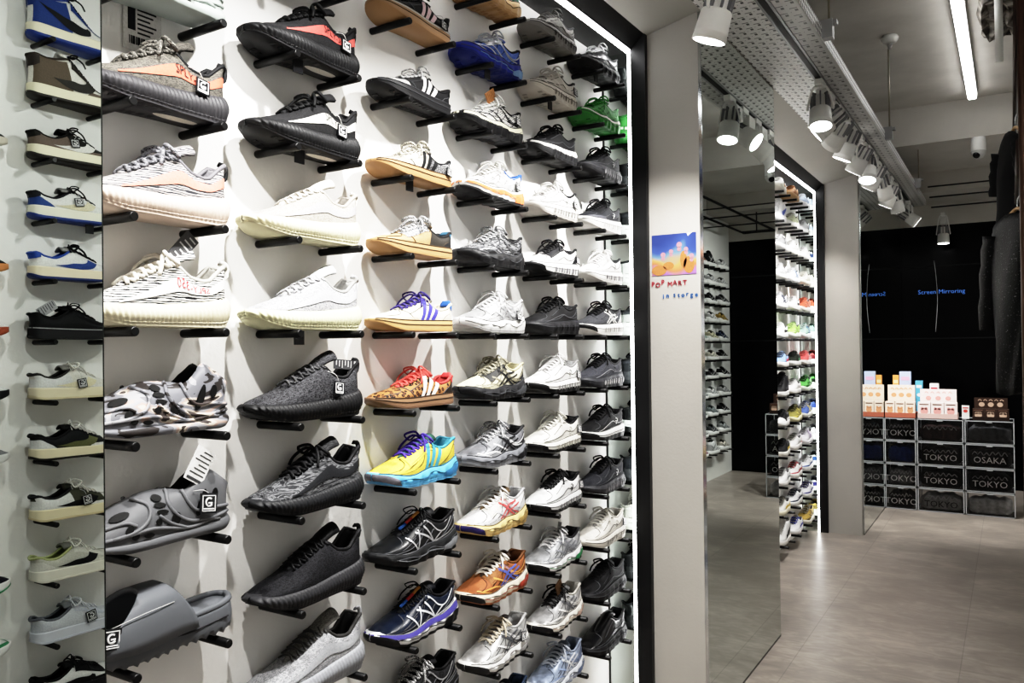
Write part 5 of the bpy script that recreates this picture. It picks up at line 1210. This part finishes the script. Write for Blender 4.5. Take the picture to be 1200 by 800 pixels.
# ------------------------------------------------------------------ clothes rack with two garments
RX = .030
g = empty('clothes_rack', 'brown metal garment rack post with two rails beside the hanging clothes', 'rack', (RX, 3.05, 0))
bm = bmesh.new(); tube(bm, [(.012, 0, 0), (.012, 0, 2.75)], .014, 10); build('post', bm, plain('#5a4236', .4, .5), g)
bm = bmesh.new(); tube(bm, [(.03, 2.3, 0), (.03, 2.3, 2.75)], .014, 10); build('post', bm, plain('#2a2422', .4, .5), g)
for z, ln_ in ((2.426, 2.3), (1.96, 1.34)):
    bm = bmesh.new(); tube(bm, [(0, 0, z), (0, ln_, z)], .010, 10); build('rail', bm, plain('#3a2c26', .4, .5), g)
def hanger_garment(name, lab, cat, y, z, rot, w, ln, m, sleeve, flare=0., hang=None, seed=0):
    """hanging garment: z is the rail height; local x across the shoulders"""
    g = empty(name, lab, cat, (RX, y, z), rot)
    rr = random.Random(seed); bm = bmesh.new(); rows = []; n = 34
    top = -.085
    for i in range(27):
        t_ = i / 26; row = []
        for j in range(n):
            a = 2 * PI * j / n; ca, sa = math.cos(a), math.sin(a)
            hw = w * (.98 + flare * t_ + .05 * math.sin(t_ * 9 + seed)); dp = .035 + .035 * min(1, t_ * 3) + .012 * math.sin(5 * a + 6 * t_) * t_
            sh_ = .075 * abs(ca) ** 1.5 * max(0, 1 - t_ * 9)
            row.append(Vector((hw * math.copysign(abs(ca) ** .8, ca) + .006 * math.sin(9 * a + 11 * t_), dp * sa, top - sh_ - ln * t_ - .012 * math.sin(3 * a) * t_)))
        rows.append(row)
    vs = gridmesh(bm, rows, cyc=True); bm.faces.new(vs[0][::-1]); bm.faces.new(vs[-1])
    build('body', bm, m, g, recalc=True)
    for sd in (-1, 1):
        bm = bmesh.new(); s0 = Vector((sd * w * .80, 0, top - .085)); 
        pts = [s0, s0 + Vector((sd * sleeve[0] * .5, -.01, -sleeve[1] * .4)), s0 + Vector((sd * sleeve[0], -.015, -sleeve[1]))]
        pts = spline(pts, 10)
        tube(bm, pts, [sleeve[2] * (1 - .25 * i / 10) + .004 * math.sin(i * 2.1 + seed) for i in range(11)], 14)
        build('sleeve', bm, m, g)
    bm = bmesh.new(); tube(bm, [Vector((-w * .8, 0, -.15)), Vector((-.03, 0, -.075)), Vector((.03, 0, -.075)), Vector((w * .8, 0, -.15))], .008, 8, 16); build('wooden_hanger', bm, plain('#b8905c', .5), g)
    bm = bmesh.new(); tube(bm, [Vector((0, 0, -.075)), Vector((0, 0, -.03)), Vector((.02, 0, -.005)), Vector((0, 0, .0165)), Vector((-.017, 0, 0))], .0025, 6, 20); build('hook', bm, CHROME, g)
    return g
LEATHER = noisy([(.5, '#040405'), (.66, '#0a0a0b'), (.74, '#6a6a6c')], (150, 150, 150), .5, 2, bmp=.5)
COTTON = noisy([(.35, '#020203'), (.7, '#050506')], (20, 20, 20), .9, 3, bmp=.3)
hanger_garment('hanging_shirt', 'black short sleeved shirt on a wooden hanger, higher of the two garments', 'shirt', 4.62, 2.426, -1.25, .165, .66, COTTON, (.05, .20, .062), seed=1)
hanger_garment('hanging_jacket', 'black textured leather jacket hanging below the black shirt', 'jacket', 4.12, 1.96, -1.0, .175, .78, LEATHER, (.045, .42, .062), flare=-.42, seed=3)

# ------------------------------------------------------------------ camera, world, view
f = 942.876; yaw, pit, rol = math.radians(31.8238), math.radians(.4604), math.radians(-.6555)
fw = Vector((-math.sin(yaw) * math.cos(pit), math.cos(yaw) * math.cos(pit), math.sin(pit)))
r0 = Vector((math.cos(yaw), math.sin(yaw), 0)); u0 = r0.cross(fw)
rt = r0 * math.cos(rol) + u0 * math.sin(rol); upv = u0 * math.cos(rol) - r0 * math.sin(rol)
cam = bpy.data.cameras.new('camera'); cam.sensor_width = 36; cam.lens = 36 * f / 1200; cam.clip_start = .02
co = link(bpy.data.objects.new('camera', cam))
co.matrix_world = Matrix(((rt.x, upv.x, -fw.x, 0), (rt.y, upv.y, -fw.y, 0), (rt.z, upv.z, -fw.z, CAMZ), (0, 0, 0, 1)))
SC.camera = co
w = bpy.data.worlds.new('world'); SC.world = w; w.use_nodes = True
w.node_tree.nodes['Background'].inputs[0].default_value = (1, .99, .97, 1); w.node_tree.nodes['Background'].inputs[1].default_value = .6
SC.view_settings.view_transform = 'Standard'; SC.view_settings.look = 'None'; SC.view_settings.exposure = 0
vs_ = SC.view_settings; vs_.use_curve_mapping = True
cm = vs_.curve_mapping; cv = cm.curves[3]
cm.use_clip = False; cm.clip_max_x = 4; cm.clip_max_y = 4; cv.points[1].location = (3.2, 1.03)
for p in ((.02, .0075), (.07, .046), (.2, .178), (.5, .53), (.8, .77), (1.15, .90), (1.8, .98)): cv.points.new(*p)
cm.update()
SC.cycles.max_bounces = 8; SC.cycles.diffuse_bounces = 4; SC.cycles.glossy_bounces = 5
SC.cycles.use_denoising = True
try: SC.cycles.denoiser = 'OPENIMAGEDENOISE'
except Exception: pass
SC.cycles.sample_clamp_indirect = 6
